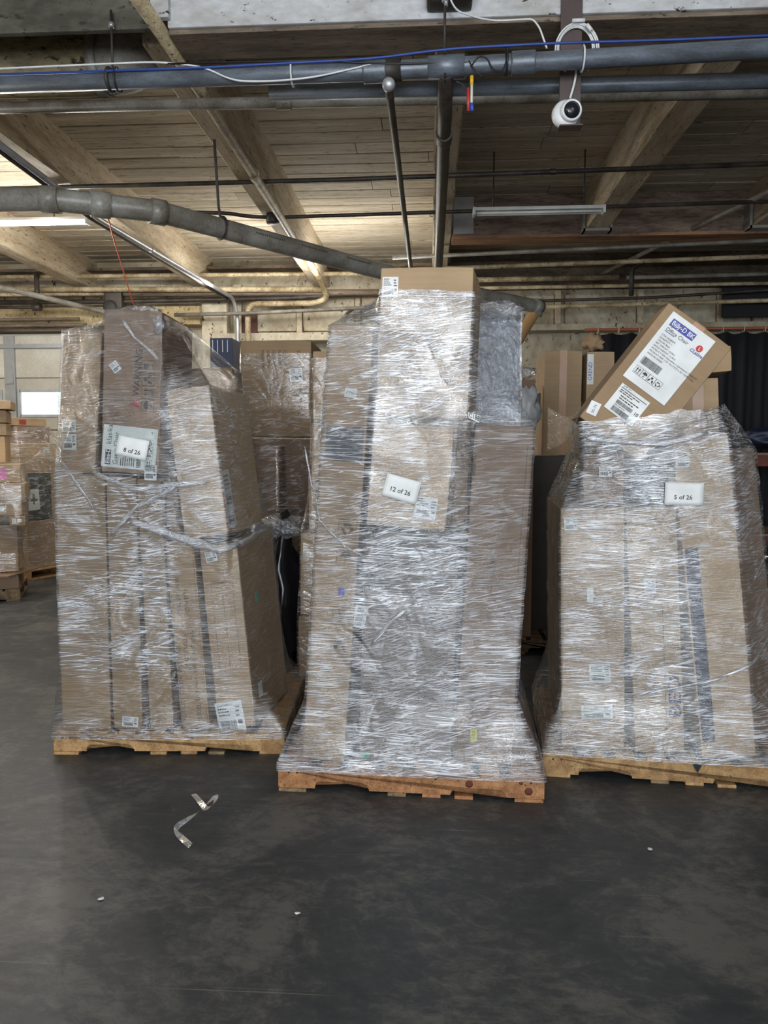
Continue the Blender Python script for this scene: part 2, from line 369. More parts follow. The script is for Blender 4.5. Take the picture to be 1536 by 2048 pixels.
# ------------------------------------------------------------------ THE SETTING
def floor_mat():
    m, nt, p = new_mat('sealed_concrete'); L = nt.links.new
    tc = N(nt, 'ShaderNodeNewGeometry')
    def nz(sc, det, rot=0, stretch=(1, 1, 1), dist=0.0, rough=0.6):
        mp = N(nt, 'ShaderNodeMapping'); mp.inputs['Scale'].default_value = stretch; mp.inputs['Rotation'].default_value = (0, 0, R(rot))
        L(tc.outputs['Position'], mp.inputs['Vector'])
        t = N(nt, 'ShaderNodeTexNoise'); t.inputs['Scale'].default_value = sc; t.inputs['Detail'].default_value = det; t.inputs['Distortion'].default_value = dist; t.inputs['Roughness'].default_value = rough
        L(mp.outputs[0], t.inputs['Vector']); return t.outputs['Fac']
    a = nz(1.3, 12, 0, (1, 1, 1), 0.8, 0.72); b = nz(11, 12, 30, (1, 1.6, 1), 0.5, 0.82); c = nz(2.2, 4, -20, (0.6, 6, 1), 0.8)
    s1 = N(nt, 'ShaderNodeMath', operation='MULTIPLY_ADD'); s1.inputs[1].default_value = 0.75; L(b, s1.inputs[0]); L(a, s1.inputs[2])
    rp = ramp(nt, [(0.66, (0.018, 0.021, 0.026)), (0.86, (0.040, 0.043, 0.048)), (1.0, (0.100, 0.098, 0.093))]); L(s1.outputs[0], rp.inputs[0])
    # thin pale scratches: two directions of very stretched noise
    sc1 = nz(3.0, 2, 28, (0.35, 40, 1), 0.2); sc2 = nz(3.0, 2, -50, (0.4, 46, 1), 0.2)
    mxs = N(nt, 'ShaderNodeMath', operation='MAXIMUM'); L(sc1, mxs.inputs[0]); L(sc2, mxs.inputs[1])
    r2 = ramp(nt, [(0.70, (0, 0, 0)), (0.745, (1, 1, 1))]); L(mxs.outputs[0], r2.inputs[0])
    md = N(nt, 'ShaderNodeMath', operation='MULTIPLY'); md.inputs[1].default_value = 0.6; L(r2.outputs[0], md.inputs[0])
    mix = N(nt, 'ShaderNodeMix', data_type='RGBA'); mix.inputs[7].default_value = (0.20, 0.19, 0.17, 1)
    L(md.outputs[0], mix.inputs[0]); L(rp.outputs[0], mix.inputs[6]); L(mix.outputs[2], p.inputs['Base Color'])
    rr = N(nt, 'ShaderNodeMapRange'); rr.inputs['To Min'].default_value = 0.36; rr.inputs['To Max'].default_value = 0.58; L(c, rr.inputs['Value']); L(rr.outputs[0], p.inputs['Roughness'])
    bp = N(nt, 'ShaderNodeBump'); bp.inputs['Strength'].default_value = 0.10; bp.inputs['Distance'].default_value = 0.02; L(s1.outputs[0], bp.inputs['Height']); L(bp.outputs[0], p.inputs['Normal'])
    return m
XL, XR, YB, YF = -8.0, 8.0, 11.05, -7.0
ZC = 4.36
tag(box('floor', XL, XR, YF - 3, YB + .2, -0.1, 0, floor_mat()), kind='structure')
WHITEWASH = dirty('whitewashed_boards', lin(216, 206, 186), lin(176, 162, 138), scale=(0.5, 5, 5), amount=0.40, fine=14, speck=0.16, rough=0.8, bump=0, speckcol=(.10, .075, .05))
BEAMW = dirty('whitewashed_beam', lin(208, 196, 172), lin(170, 152, 126), scale=(5, 0.7, 5), amount=0.38, fine=10, speck=0.12, rough=0.8, bump=.1, speckcol=(.07, .05, .035))
WALLP = dirty('old_cream_paint', lin(210, 202, 180), lin(160, 146, 122), scale=(1, 1, 0.7), amount=0.36, fine=12, speck=0.05, rough=0.75, bump=.1)
WALLD = dirty('grimy_boards', lin(120, 104, 84), lin(60, 48, 38), scale=(1, 1, 3), amount=0.5, fine=12, speck=0.2)
GIRDW = dirty('white_painted_girder', lin(205, 208, 212), lin(165, 162, 158), scale=(1, 1, 2), amount=0.3, fine=14, speck=-0.15, rough=0.7)
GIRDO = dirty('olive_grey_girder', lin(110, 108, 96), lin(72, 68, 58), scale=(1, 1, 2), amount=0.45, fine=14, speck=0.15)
GIRDB = dirty('brown_timber', lin(142, 126, 108), lin(92, 78, 66), scale=(1, 6, 6), amount=0.5, fine=10, speck=0.2)

ceil = tag(box('ceiling', XL, XR, YF, YB + .2, ZC + 0.045, ZC + 0.12, plain('ceiling_void', (0.03, 0.025, 0.02), 0.9)), kind='structure')
# deck boards, one by one where they can be told apart
pm = []
for k in range(4):
    bm = bmesh.new(); add_box(bm, 0, 1, 0.008, 0.237, 0, 0.032)
    for v in bm.verts: v.co.z += rnd.uniform(-.004, .004)
    bmesh.ops.bevel(bm, geom=[e for e in bm.edges if abs(e.verts[0].co.x - e.verts[1].co.x) > .5], offset=0.005, segments=1, affect='EDGES')
    me = bpy.data.meshes.new('plank'); bmesh.ops.recalc_face_normals(bm, faces=bm.faces); bm.to_mesh(me); bm.free(); me.materials.append(WHITEWASH); pm.append(me)
y = 3.05
while y < YB:
    x = -6.6 + rnd.uniform(-1.2, 0)
    while x < 6.4:
        ln = rnd.choice((1.68, 3.36, 3.36, 5.04))
        o = bpy.data.objects.new('plank', pm[rnd.randrange(4)]); COL.objects.link(o); o.parent = ceil
        o.location = (x + .003, y, ZC + rnd.uniform(-.003, .003)); o.scale = (ln - .006, 1, 1); x += ln
    y += 0.245
box('deck', XL, XR, YF, 3.05, ZC, ZC + 0.03, WHITEWASH, ceil)
# timber joists
def joist(x0, x1, y0, y1, z0=3.95):
    bm = bmesh.new(); add_box(bm, x0, x1, y0, y1, z0, ZC)
    bmesh.ops.subdivide_edges(bm, edges=[e for e in bm.edges if abs(e.verts[0].co.y - e.verts[1].co.y) > 1], cuts=9)
    for v in bm.verts:
        v.co.x += rnd.uniform(-.005, .005)
        if v.co.z < ZC - .1: v.co.z += rnd.uniform(-.006, .006)
    bmesh.ops.bevel(bm, geom=[e for e in bm.edges if abs(e.verts[0].co.y - e.verts[1].co.y) > .3 and e.verts[0].co.z < ZC - .1], offset=0.012, segments=1, affect='EDGES')
    return from_bm('joist', bm, BEAMW, ceil)
for x0, x1, y1 in ((-5.15, -4.92, YB), (-3.42, -3.18, YB), (-1.69, -1.46, YB), (0.02, 0.22, YB), (1.64, 1.88, 8.42), (3.36, 3.60, 8.42), (5.1, 5.32, 8.42)):
    joist(x0, x1, 4.5, y1)
    if y1 > 9: continue
    bm = bmesh.new(); add_box(bm, x0 - .03, x1 + .03, 8.28, 8.43, 3.92, 3.948); add_box(bm, x0 - .035, x0 - .008, 8.28, 8.43, 3.92, 4.2); add_box(bm, x1 + .008, x1 + .035, 8.28, 8.43, 3.92, 4.2)
    from_bm('joist_hanger', bm, plain('grey_painted_steel', (0.30, 0.28, 0.25), 0.6), ceil)
# cross girders
box('girder', -1.44, XR, 4.21, 4.45, 3.895, 4.55, GIRDW, ceil, bevel=.008)
box('girder_soffit', -1.44, XR, 4.23, 4.50, 3.87, 3.895, GIRDB, ceil, bevel=.005)
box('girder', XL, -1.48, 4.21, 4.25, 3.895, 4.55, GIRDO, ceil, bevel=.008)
box('ledger', -1.42, XR, 4.46, 4.60, 3.92, 4.10, GIRDB, ceil, bevel=.006)
box('girder', 0.23, XR, 8.44, 8.66, 3.93, 4.36, dirty('brown_painted_girder', lin(150, 128, 112), lin(86, 68, 58), scale=(1, 6, 6), amount=0.45, fine=10, speck=0.1), ceil, bevel=.008)
box('girder_foot', 0.23, XR, 8.42, 8.68, 3.90, 3.93, dirty('orange_timber', lin(176, 128, 92), lin(96, 70, 52), scale=(1, 6, 6), amount=0.5), ceil)
box('girder_plate', 0.24, 0.46, 8.425, 8.44, 3.95, 4.34, plain('pale_steel', (0.42, 0.40, 0.38), 0.6), ceil)
box('strut', -1.52, -1.42, 4.17, 4.21, 3.93, 4.55, GIRDW, ceil, bevel=.005)
# rear wall
wb = tag(box('wall_back', XL, XR, YB, YB + .15, 0, ZC + .1, WALLP), kind='structure')
tag(box('wall_left', XL - .15, XL, YF, YB, 0, ZC + .1, WALLP), kind='structure')
tag(box('wall_right', XR, XR + .15, YF, YB, 0, ZC + .1, WALLD), kind='structure')
bm = bmesh.new()
for x0, x1 in ((XL, -3.55), (-.85, .25), (2.95, 3.85), (6.55, XR)): add_box(bm, x0, x1, YF - .15, YF, 0, 3.5)
add_box(bm, XL, XR, YF - .15, YF, 3.5, ZC + .1)
tag(from_bm('wall_front', bm, WALLP), kind='structure')
box('pilaster', -3.30, -2.93, YB - .22, YB, 0, 3.95, WALLP, wb, bevel=.01)
box('pilaster_board', -2.87, -2.75, YB - .08, YB, 3.2, 4.0, WALLP, wb, bevel=.006)
box('header_beam', XL, -3.30, YB - .3, YB, 3.40, 3.66, dirty('yellowed_plaster', lin(214, 196, 150), lin(160, 136, 96), amount=0.4, speck=.1), wb, bevel=.01)
for x0, x1 in ((-2.70, -1.95), (-1.85, -1.1), (-1.0, -.3), (.45, 1.75), (1.9, 2.9), (3.0, 4.0)):
    box('boarded_window_panel', x0, x1, YB - .05, YB, 3.33, 3.80, WALLP, wb, bevel=.01)
    box('mullion', x1 + .01, x1 + .09, YB - .10, YB, 3.30, 3.86, BEAMW, wb, bevel=.006)
box('window_sill', -2.92, -.2, YB - .3, YB, 3.16, 3.27, WALLP, wb, bevel=.008)
box('window_sill', .3, XR, YB - .3, YB, 3.27, 3.36, WALLP, wb, bevel=.008)
box('red_board', -2.74, -2.52, YB - .09, YB, 3.28, 3.58, dirty('dark_red_board', lin(96, 50, 44), lin(50, 30, 28), amount=.5), wb, bevel=.01)
box('soffit_board', XL, XR, YB - .35, YB, 4.16, 4.2, WALLD, wb)
box('soffit_board', .3, XR, YB - .12, YB, 3.88, 4.36, WALLD, wb)
# overhead door at the far left
DOORP = dirty('door_paint', lin(226, 222, 210), lin(200, 192, 176), amount=0.3, rough=.5, bump=.05)
GALV = plain('galvanised_steel', (0.42, 0.43, 0.45), 0.42, 0.6)
dr = tag(box('door_1', -7.9, -4.95, YB - .10, YB - .06, 0, 3.32, DOORP), kind='structure')
z = 0.02
for k, z1 in enumerate((0.66, 1.30, 1.90, 2.66, 3.30)):
    for x0, x1 in ((-7.88, -6.28), (-6.24, -4.97)):
        if k == 3:    # the section with the windows
            bm = bmesh.new(); a, b, c, d = ((x0 + .18, x1 - .10 if x0 < -7 else -5.37, 2.12, 2.47))
            a = x0 + .16
            add_box(bm, x0, a, YB - .15, YB - .10, z, z1); add_box(bm, b, x1, YB - .15, YB - .10, z, z1)
            add_box(bm, a, b, YB - .15, YB - .10, z, c); add_box(bm, a, b, YB - .15, YB - .10, d, z1)
            from_bm('panel', bm, DOORP, dr)
            wd = box('window_pane', a, b, YB - .12, YB - .11, c, d, plain('daylit_glass', (0.8, 0.9, 1.0), 0.2, emit=1.15, emcol=(0.82, 0.93, 1.0)), dr)
            bm = bmesh.new(); t = .03
            add_box(bm, a - t, a + .01, YB - .17, YB - .15, c - t, d + t); add_box(bm, b - .01, b + t, YB - .17, YB - .15, c - t, d + t)
            add_box(bm, a, b, YB - .17, YB - .15, c - t, c + .01); add_box(bm, a, b, YB - .17, YB - .15, d - .01, d + t)
            from_bm('window_frame', bm, plain('grey_window_frame', (0.45, 0.47, 0.48), 0.5), dr)
        else:
            box('panel', x0, x1, YB - .15, YB - .10, z, z1 - .012, DOORP, dr, bevel=.012)
    z = z1 + .012
box('stile', -6.29, -6.13, YB - .19, YB - .15, 1.9, 3.28, GALV, dr)
box('stiffener', -7.9, -4.97, YB - .21, YB - .15, 3.10, 3.16, GALV, dr)
for zz in (1.3, 1.9, 2.66):
    box('hinge', -6.27, -6.15, YB - .215, YB - .19, zz - .08, zz + .08, GALV, dr)
box('door_lintel', -8, -4.9, YB - .3, YB - .05, 3.33, 3.40, GIRDB, wb)

# ------------------------------------------------------------------ PIPES AND FITTINGS UNDER THE CEILING
STEELB = dirty('blue_grey_conduit', lin(118, 128, 140), lin(84, 88, 94), scale=(2, 8, 8), amount=.4, rough=.38, bump=.1, metal=.25)
PIPEC = dirty('cream_painted_pipe', lin(205, 190, 155), lin(130, 110, 80), scale=(3, 3, 3), amount=.4, rough=.5, speck=.15)
PIPED = dirty('dark_old_pipe', lin(84, 76, 68), lin(48, 42, 38), scale=(3, 3, 3), amount=.45, rough=.5, metal=.2)
PIPEG = dirty('grey_painted_pipe', lin(150, 146, 136), lin(100, 92, 80), scale=(3, 3, 3), amount=.45, rough=.5)
PVC = dirty('grey_plastic_pipe', lin(168, 166, 158), lin(122, 116, 106), scale=(2, 2, 2), amount=.35, rough=.35, bump=.05)
IRON = plain('dark_iron', (0.05, 0.046, 0.042), 0.55, .4)
def pipe(label, pts, r, mat, fil=0, couplers=(), name='pipe', cat='pipe', n=14, cm=None):
    o = tag(tube(name, pts, r, mat, None, n, fil), label, cat)
    P = [Vector(p) for p in pts]
    for seg, t in couplers:
        a, b = P[seg], P[seg + 1]; c = a.lerp(b, t); d = (b - a).normalized()
        tube('coupling', [c - d * r * 1.3, c - d * r * 1.1, c + d * r * 1.1, c + d * r * 1.3], r * 1.22, cm or mat, o, n)
    return o
p = pipe('large blue grey conduit nearest the camera carrying the blue cable', [(-3.2, 4.14, 3.59), (-.3, 4.13, 3.595), (3.2, 3.95, 3.60)], .047, STEELB, couplers=((1, .0), (1, .22)))
tube('tee_fitting', [(-.02, 4.12, 3.6), (.17, 4.11, 3.6)], .057, STEELB, p, 16)
tube('tee_fitting', [(-.31, 4.13, 3.595), (-.16, 4.12, 3.595)], .055, IRON, p, 16)
pipe('second blue grey conduit running just behind the nearest one', [(-.9, 4.30, 3.58), (3.4, 4.42, 3.62)], .042, STEELB, couplers=((0, .8),))
pipe('grimy beige pipe below the two blue grey conduits', [(-3.6, 4.86, 3.80), (3.8, 4.99, 3.80)], .036, PIPEG, couplers=((0, .36), (0, .8)))
p = pipe('thick dark steel pipe running back from the tee above the tallest stack', [(.07, 4.11, 3.575), (.075, 4.5, 3.53), (.083, 10.8, 3.49)], .042, PIPED, couplers=((1, .05),))
p = pipe('thin dark pipe with elbow end running back beside the thick steel pipe', [(-.225, 4.13, 3.56), (-.224, 4.06, 3.52), (-.222, 4.12, 3.47), (-.20, 10.5, 3.50)], .021, PIPED, fil=.04)
lathe('elbow_cap', [(0.001, 0), (.034, 0), (.034, .05), (.028, .062), (.001, .064)], GALV, p, 16, Matrix.Translation((-.2235, 4.10, 3.505)) @ Matrix.Rotation(R(105), 4, 'X'))
pipe('thin grey conduit crossing under the joists in mid ceiling', [(-6.5, 6.72, 3.925), (-.7, 6.64, 3.925), (4.5, 6.42, 3.925)], .02, PIPED, couplers=((1, .33),))
p = pipe('dark thin conduit with round junction box crossing behind the mid ceiling conduit', [(-2.62, 7.42, 3.93), (-2.0, 7.5, 3.93), (-1.80, 7.56, 3.91), (-1.55, 7.6, 3.91), (4.4, 7.35, 3.91)], .018, PIPED, fil=.12)
lathe('junction_box', [(.001, -.05), (.06, -.05), (.065, -.03), (.065, .03), (.06, .045), (.001, .045)], IRON, p, 20, Matrix.Translation((-1.575, 7.6, 3.90)))
pipe('narrow pale pipe under the brown girder, upper of two', [(-.45, 9.0, 3.85), (4.6, 8.42, 3.855)], .022, PIPEG)
pipe('narrow pale pipe under the brown girder, lower one with dropped left end', [(-.47, 9.3, 3.50), (-.46, 9.28, 3.75), (-.3, 9.26, 3.77), (5.2, 8.95, 3.82)], .026, PIPEC, fil=.08)
# joist pipe with elbow
pipe('cream painted pipe strapped along the underside of a joist, turning left at the wall', [(-1.50, 3.6, 3.89), (-1.47, 5.1, 3.89), (-1.49, 10.35, 3.89), (-1.44, 10.62, 3.72), (-1.62, 10.66, 3.66), (-2.58, 10.66, 3.66), (-2.59, 10.66, 2.6)], .04, PIPEC, fil=.14, couplers=((1, .25), (1, .85)))
# drain pipe
p = pipe('big grey plastic drain pipe slanting back to an elbow behind the tallest stack', [(-5.6, 5.23, 3.35), (-2.66, 5.25, 3.35), (-2.30, 5.42, 3.35), (-2.02, 5.55, 3.35), (-1.60, 6.08, 3.35), (-.535, 7.35, 3.33), (.545, 8.51, 3.31), (1.27, 9.22, 3.31), (1.25, 9.24, 3.20)], .078, PVC, fil=.10)
for a, b in (((-2.72, 5.25, 3.35), (-2.60, 5.27, 3.35)), ((-2.42, 5.36, 3.35), (-2.30, 5.42, 3.35)), ((-2.06, 5.535, 3.35), (-1.97, 5.61, 3.35)), ((1.20, 9.15, 3.31), (1.30, 9.25, 3.31))):
    tube('coupling', [a, b], .092, PVC, p, 18)
tube('end_branch', [(1.27, 9.22, 3.30), (1.20, 9.2, 3.18), (1.00, 9.12, 2.84), (.96, 9.1, 2.6)], .066, dirty('bare_cardboard_tube', lin(214, 172, 118), lin(176, 136, 88), amount=.3), p, 16)
p2 = Print()
for t0 in (.12, .42, .76):
    for k in range(14): p2.rect(t0 * 1.6 + k * .022, -.008, t0 * 1.6 + k * .022 + .014, .008, INKF)
da = Vector((-.535, 7.35, 3.33)) - Vector((-1.60, 6.08, 3.35)); dn = da.normalized(); sd = Vector((dn.y, -dn.x, 0)).normalized(); upv = Vector((0, 0, 1))
def onpipe(x, y):
    a = R(12) - y / .0785
    return Vector((-1.60, 6.08, 3.348)) + dn * x + sd * .0795 * math.cos(a) - upv * .0795 * math.sin(a) * -1
p2.build('printed_text', onpipe, p)
bm = bmesh.new(); st = IRON
add_tube(bm, [(-1.66 + .085 * math.cos(R(a)) * .75, 6.0 - .085 * math.cos(R(a)) * .62, 3.352 + .085 * math.sin(R(a))) for a in range(0, 361, 20)], .012, 6, caps=False, flat=(1, .3))
add_tube(bm, [(-1.655, 5.98, 3.43), (-1.66, 5.95, 3.50), (-1.645, 5.80, 4.0), (-1.645, 5.80, 4.36)], .011, 6, flat=(1, .35))
tag(from_bm('pipe_strap', bm, st), 'black perforated strap holding the big plastic drain pipe to the joist', 'strap')
# twin conduits running back at the left
pipe('dark conduit running back to the wall at left, left of its pair', [(-3.10, 4.6, 3.78), (-3.16, 7.0, 3.76), (-2.86, 10.75, 3.74)], .028, PIPED)
p = pipe('shiny galvanised conduit running back to the wall at left, right of its pair', [(-3.03, 4.6, 3.76), (-3.08, 7.0, 3.74), (-2.77, 10.6, 3.73), (-2.74, 10.7, 3.5), (-2.74, 10.7, 1.2)], .024, GALV, fil=.1, couplers=((1, .3),))
# insulated duct top left
DUCT = dirty('stained_duct_wrap', lin(176, 160, 118), lin(104, 92, 70), scale=(1, 2, 2), amount=.45, speck=.25, fine=14)
d = tag(tube('insulated_duct', [(-4.6, 4.78, 4.02), (-2.05, 4.78, 4.00)], .175, DUCT, None, 28), 'fat insulated duct with stained wrap behind the conduit at top left', 'duct')
tube('duct_elbow', [(-2.05, 4.78, 4.0), (-1.93, 4.79, 4.01), (-1.80, 4.86, 4.10), (-1.76, 4.98, 4.3)], .172, PIPEG, d, 24, fil=.05)
tube('duct_band', [(-2.09, 4.78, 4.0), (-2.03, 4.78, 4.0)], .184, PIPEG, d, 28)
# hanger rods
for x, yy, zt, zb, lab in ((-1.74, 4.18, 3.90, 3.63, 'thin rod hanging the nearest blue conduit from the olive girder'), (.065, 4.06, 3.90, 3.64, 'thin rod hanging the nearest blue conduit from the white girder')):
    o = tag(tube('hanger_rod', [(x, yy, zt + .08), (x, yy, zb)], .007, IRON, None, 8), lab, 'rod')
    lathe('nut', [(.001, 0), (.017, 0), (.017, .025), (.001, .025)], GALV, o, 6, Matrix.Translation((x, yy, zt - .01)))
    tube('clamp', [(x + .004, 4.135 + .058 * math.cos(R(a)), 3.595 + .058 * math.sin(R(a))) for a in range(0, 361, 24)], .010, IRON, o, 6)
# bracket casting on the girder
o = tag(box('girder_bracket', -.03, .21, 4.08, 4.21, 3.92, 4.3, PIPED, None, .02), 'dark iron bracket casting bolted to the white girder above the tee', 'bracket')
lathe('bolt', [(.001, 0), (.026, 0), (.026, .03), (.001, .034)], IRON, o, 6, Matrix.Translation((.06, 4.08, 3.95)) @ Matrix.Rotation(R(90), 4, 'X'))
tube('hanger_stub', [(.07, 4.06, 3.95), (.07, 4.06, 3.87)], .011, GALV, o, 8)
# cables on the conduit
def cable(label, pts, r, mat): return tag(tube('cable', pts, r, mat, None, 6, fil=.15), label, 'cable')
CB = plain('blue_cable_jacket', lin(44, 72, 150), .45); CW = plain('white_cable_jacket', (.75, .76, .76), .5); CK = plain('black_cable_jacket', (.015, .015, .017), .45); CR = plain('orange_cord', lin(205, 92, 52), .5)
cable('bright blue cable lying along the nearest conduit', [(-3.2, 4.092, 3.618), (-1.2, 4.075, 3.615), (-.3, 4.07, 3.63), (.08, 4.055, 3.66), (.6, 4.035, 3.66), (1.2, 4.05, 3.665), (2.6, 3.99, 3.65)], .0065, CB)
cable('white cable looping above and below the left half of the nearest conduit', [(-3.2, 4.09, 3.632), (-2.2, 4.085, 3.65), (-1.45, 4.10, 3.665), (-1.2, 4.08, 3.62), (-1.05, 4.08, 3.545), (-.85, 4.07, 3.532), (-.62, 4.08, 3.55), (-.3, 4.08, 3.61)], .005, CW)
cable('black cable sagging along the nearest conduit', [(-1.4, 4.085, 3.645), (-.6, 4.08, 3.635), (-.2, 4.07, 3.60), (.3, 4.06, 3.592), (.75, 4.045, 3.60), (1.3, 4.035, 3.625), (2.0, 4.0, 3.63)], .005, CK)
cable('white wire from the girder bracket to the coil', [(.075, 4.05, 3.94), (.12, 4.10, 3.87), (.3, 4.19, 3.86), (.53, 4.19, 3.865), (.565, 4.19, 3.82), (.60, 4.16, 3.70)], .005, CW)
o = cable('tangle of thin black wires hanging off the conduit tee', [(.20, 4.06, 3.57), (.24, 4.05, 3.62), (.28, 4.05, 3.61), (.31, 4.05, 3.55), (.36, 4.05, 3.54), (.38, 4.05, 3.58), (.375, 4.05, 3.66)], .004, CK)
tube('wire', [(.19, 4.06, 3.60), (.21, 4.05, 3.56), (.27, 4.05, 3.50)], .0035, CK, o, 6, fil=.04)
tube('wire', [(.13, 4.06, 3.50), (.165, 4.05, 3.48), (.185, 4.05, 3.42), (.19, 4.05, 3.33)], .004, CK, o, 6, fil=.04)
o = tag(tube('wire_connector', [(.205, 4.05, 3.49), (.205, 4.05, 3.36)], .007, plain('cream_plastic', (.75, .72, .6), .5), None, 8), 'bright yellow, white and blue wire connector dangling beside the thick steel pipe', 'connector')
tube('yellow_sleeve', [(.205, 4.05, 3.52), (.205, 4.05, 3.475)], .0095, plain('yellow_plastic', lin(235, 180, 40), .4), o, 8)
tube('blue_sleeve', [(.206, 4.05, 3.385), (.208, 4.05, 3.345)], .0095, plain('blue_plastic', lin(50, 90, 190), .4), o, 8)
tube('red_sleeve', [(.186, 4.05, 3.46), (.19, 4.05, 3.345)], .008, plain('red_plastic', lin(190, 50, 55), .4), o, 8)
for x, zz, lab, m in ((-.74, 3.595, 'white zip tie round the left half of the nearest conduit', CW), (.77, 3.60, 'white zip tie on the conduit beside the camera plate', CW), (-1.69, 3.592, 'dark clamp tie round the conduit at the left hanger rod', CK), (.385, 3.60, 'black tie on the conduit between tee and camera plate', CK)):
    yy = 4.13 - max(0, x + .3) * .051
    tag(tube('cable_tie', [(x, yy + .060 * math.cos(R(a)), zz + .060 * math.sin(R(a))) for a in range(0, 361, 24)], .005, m, None, 6), lab, 'zip tie')
cable('orange cord hanging from the twin conduits down behind the left stack', [(-3.0, 7.0, 3.77), (-2.96, 7.0, 3.6), (-2.76, 7.0, 2.9)], .006, CR)
# camera, plate and cable coil
pl = tag(box('mounting_plate', .675, .787, 4.190, 4.207, 3.300, 4.25, plain('brown_steel_plate', lin(84, 72, 70), .45), None, .003), 'brown steel strip hanging behind the conduit and carrying the camera', 'plate')
for x in (.70, .762): lathe('rivet', [(.001, 0), (.009, 0), (.006, .006), (.001, .007)], GALV, pl, 12, Matrix.Translation((x, 4.190, 3.975)) @ Matrix.Rotation(R(90), 4, 'X'))
box('plate_foot', .670, .790, 4.13, 4.207, 3.296, 3.302, plain('brown_steel_plate', (0, 0, 0)), pl)
WHT = plain('white_camera_shell', (.78, .79, .80), .35)
sc = empty('security_camera', (.722, 4.189, 3.385)); tag(sc, 'white turret security camera with dark round lens window', 'camera')
MB = Matrix.Rotation(R(90), 4, 'X')
lathe('mounting_base', [(.001, 0), (.070, 0), (.073, .008), (.070, .03), (.058, .045), (.001, .046)], WHT, sc, 36, Matrix.Translation((-.016, 0, -.016)) @ MB)
ML = Matrix.Translation((.004, -.030, -.010)) @ Matrix.Rotation(R(98), 4, 'X') @ Matrix.Rotation(R(6), 4, 'Y')
lathe('turret_head', [(.001, -.01), (.045, -.008), (.056, .01), (.057, .026), (.052, .040), (.046, .044), (.042, .040), (.001, .040)], WHT, sc, 36, ML)
lathe('lens_window', [(.001, .0402), (.0425, .0402), (.042, .0425), (.001, .043)], plain('dark_glass', (.012, .013, .018), .08), sc, 36, ML)
lathe('lens', [(.001, .043), (.012, .043), (.011, .045), (.006, .0445), (.001, .0438)], plain('lens_ring', (.05, .05, .055), .15), sc, 24, ML)
bm = bmesh.new()
for k in range(5):
    rr = .088 + .006 * k + rnd.uniform(-.003, .003); ox = rnd.uniform(-.006, .006)
    add_tube(bm, [(.757 + ox + rr * math.cos(R(a)), 4.175 - .005 * k + .003 * math.sin(R(a * 3)), 3.705 + rr * 1.15 * math.sin(R(a)) - .004 * k) for a in range(-60, 241, 12)], .0045, 6)
o = tag(from_bm('cable_coil', bm, CW, None, True), 'coil of white cable tied to the top of the camera plate', 'cable')
tube('coil_plug', [(.80, 4.14, 3.80), (.825, 4.14, 3.77)], .011, CW, o, 8); tube('coil_tie', [(.725, 4.14, 3.822), (.79, 4.14, 3.822)], .010, CW, o, 8)
cable('white cable dropping from the conduit to the camera', [(.755, 4.175, 3.64), (.758, 4.175, 3.58), (.748, 4.175, 3.52), (.728, 4.175, 3.45)], .0065, CW)
# pipes at the rear wall
for lab, pts, r, m, fil in (
    ('upper cream pipe along the rear wall at left, running to the tallest stack', [(-8.0, 10.4, 4.03), (.3, 10.4, 3.99)], .030, PIPEC, 0),
    ('thick cream pipe second from top along the rear wall at left', [(-8.0, 10.5, 3.90), (-1.5, 10.5, 3.815)], .036, PIPEC, 0),
    ('cream pipe third from top along the rear wall at left', [(-8.0, 10.62, 3.83), (-4.4, 10.62, 3.82)], .028, PIPEC, 0),
    ('old flaking pipe on the rear wall right of the pilaster', [(-4.35, 10.62, 3.82), (.3, 10.62, 3.78)], .042, GIRDB, 0),
    ('dark cable bundle sagging along the rear wall', [(-8.0, 10.66, 3.73), (-4.5, 10.66, 3.715), (-2.0, 10.66, 3.735), (.3, 10.66, 3.84)], .034, PIPED, 0),
    ('low grey pipe crossing the pilaster', [(-3.6, 10.55, 3.50), (-2.6, 10.55, 3.51), (.3, 10.5, 3.60)], .026, PIPEG, 0),
    ('brown rail above the overhead door, upper of two', [(-8.0, 10.6, 3.47), (-5.0, 10.6, 3.47)], .022, GIRDB, 0),
    ('brown rail above the overhead door, lower of two', [(-8.0, 10.6, 3.385), (-4.9, 10.6, 3.385)], .026, GIRDB, 0),
    ('thick cream pipe along the right rear wall, topmost', [(.3, 10.4, 3.89), (2.5, 10.4, 3.90)], .034, PIPEC, 0),
    ('dim grey pipe continuing right of the topmost cream pipe', [(2.6, 10.4, 3.895), (8.0, 10.4, 3.96)], .026, PIPEG, 0),
    ('bright cream pipe along the right rear wall, second from top', [(.3, 10.4, 3.78), (8.0, 10.35, 3.80)], .024, PIPEC, 0),
    ('dark sagging line across the right rear wall', [(1.3, 10.5, 3.62), (3.0, 10.5, 3.65), (5.2, 10.4, 3.75), (8.0, 10.3, 3.9)], .020, PIPED, .3),
    ('cream pipe along the right rear wall, lowest', [(1.46, 10.4, 3.52), (8.0, 10.35, 3.63)], .028, PIPEC, 0),
    ('black pipe bent down at its left end on the right rear wall', [(2.62, 10.2, 3.62), (2.62, 10.2, 3.98), (2.80, 10.2, 4.06), (8.0, 10.0, 4.10)], .032, IRON, .08),
    ('brown diagonal brace rod under the right hand ceiling', [(3.3, 5.9, 3.90), (2.34, 10.75, 4.02)], .026, PIPEG, 0),
    ('curved conduit dropping to the sill left of the tallest stack', [(-.98, 10.6, 3.62), (-1.22, 10.78, 3.52), (-1.24, 10.78, 3.24)], .022, PIPEG, .1),
    ('short pale pipe dropping down left of the tallest stack', [(-.42, 10.5, 3.72), (-.42, 10.5, 3.2)], .036, PIPEC, 0),
): pipe(lab, pts, r, m, fil)
o = pipe('dark drop pipe with valve at the left rear wall', [(-5.45, 10.3, 4.04), (-5.45, 10.3, 3.56)], .034, PIPED)
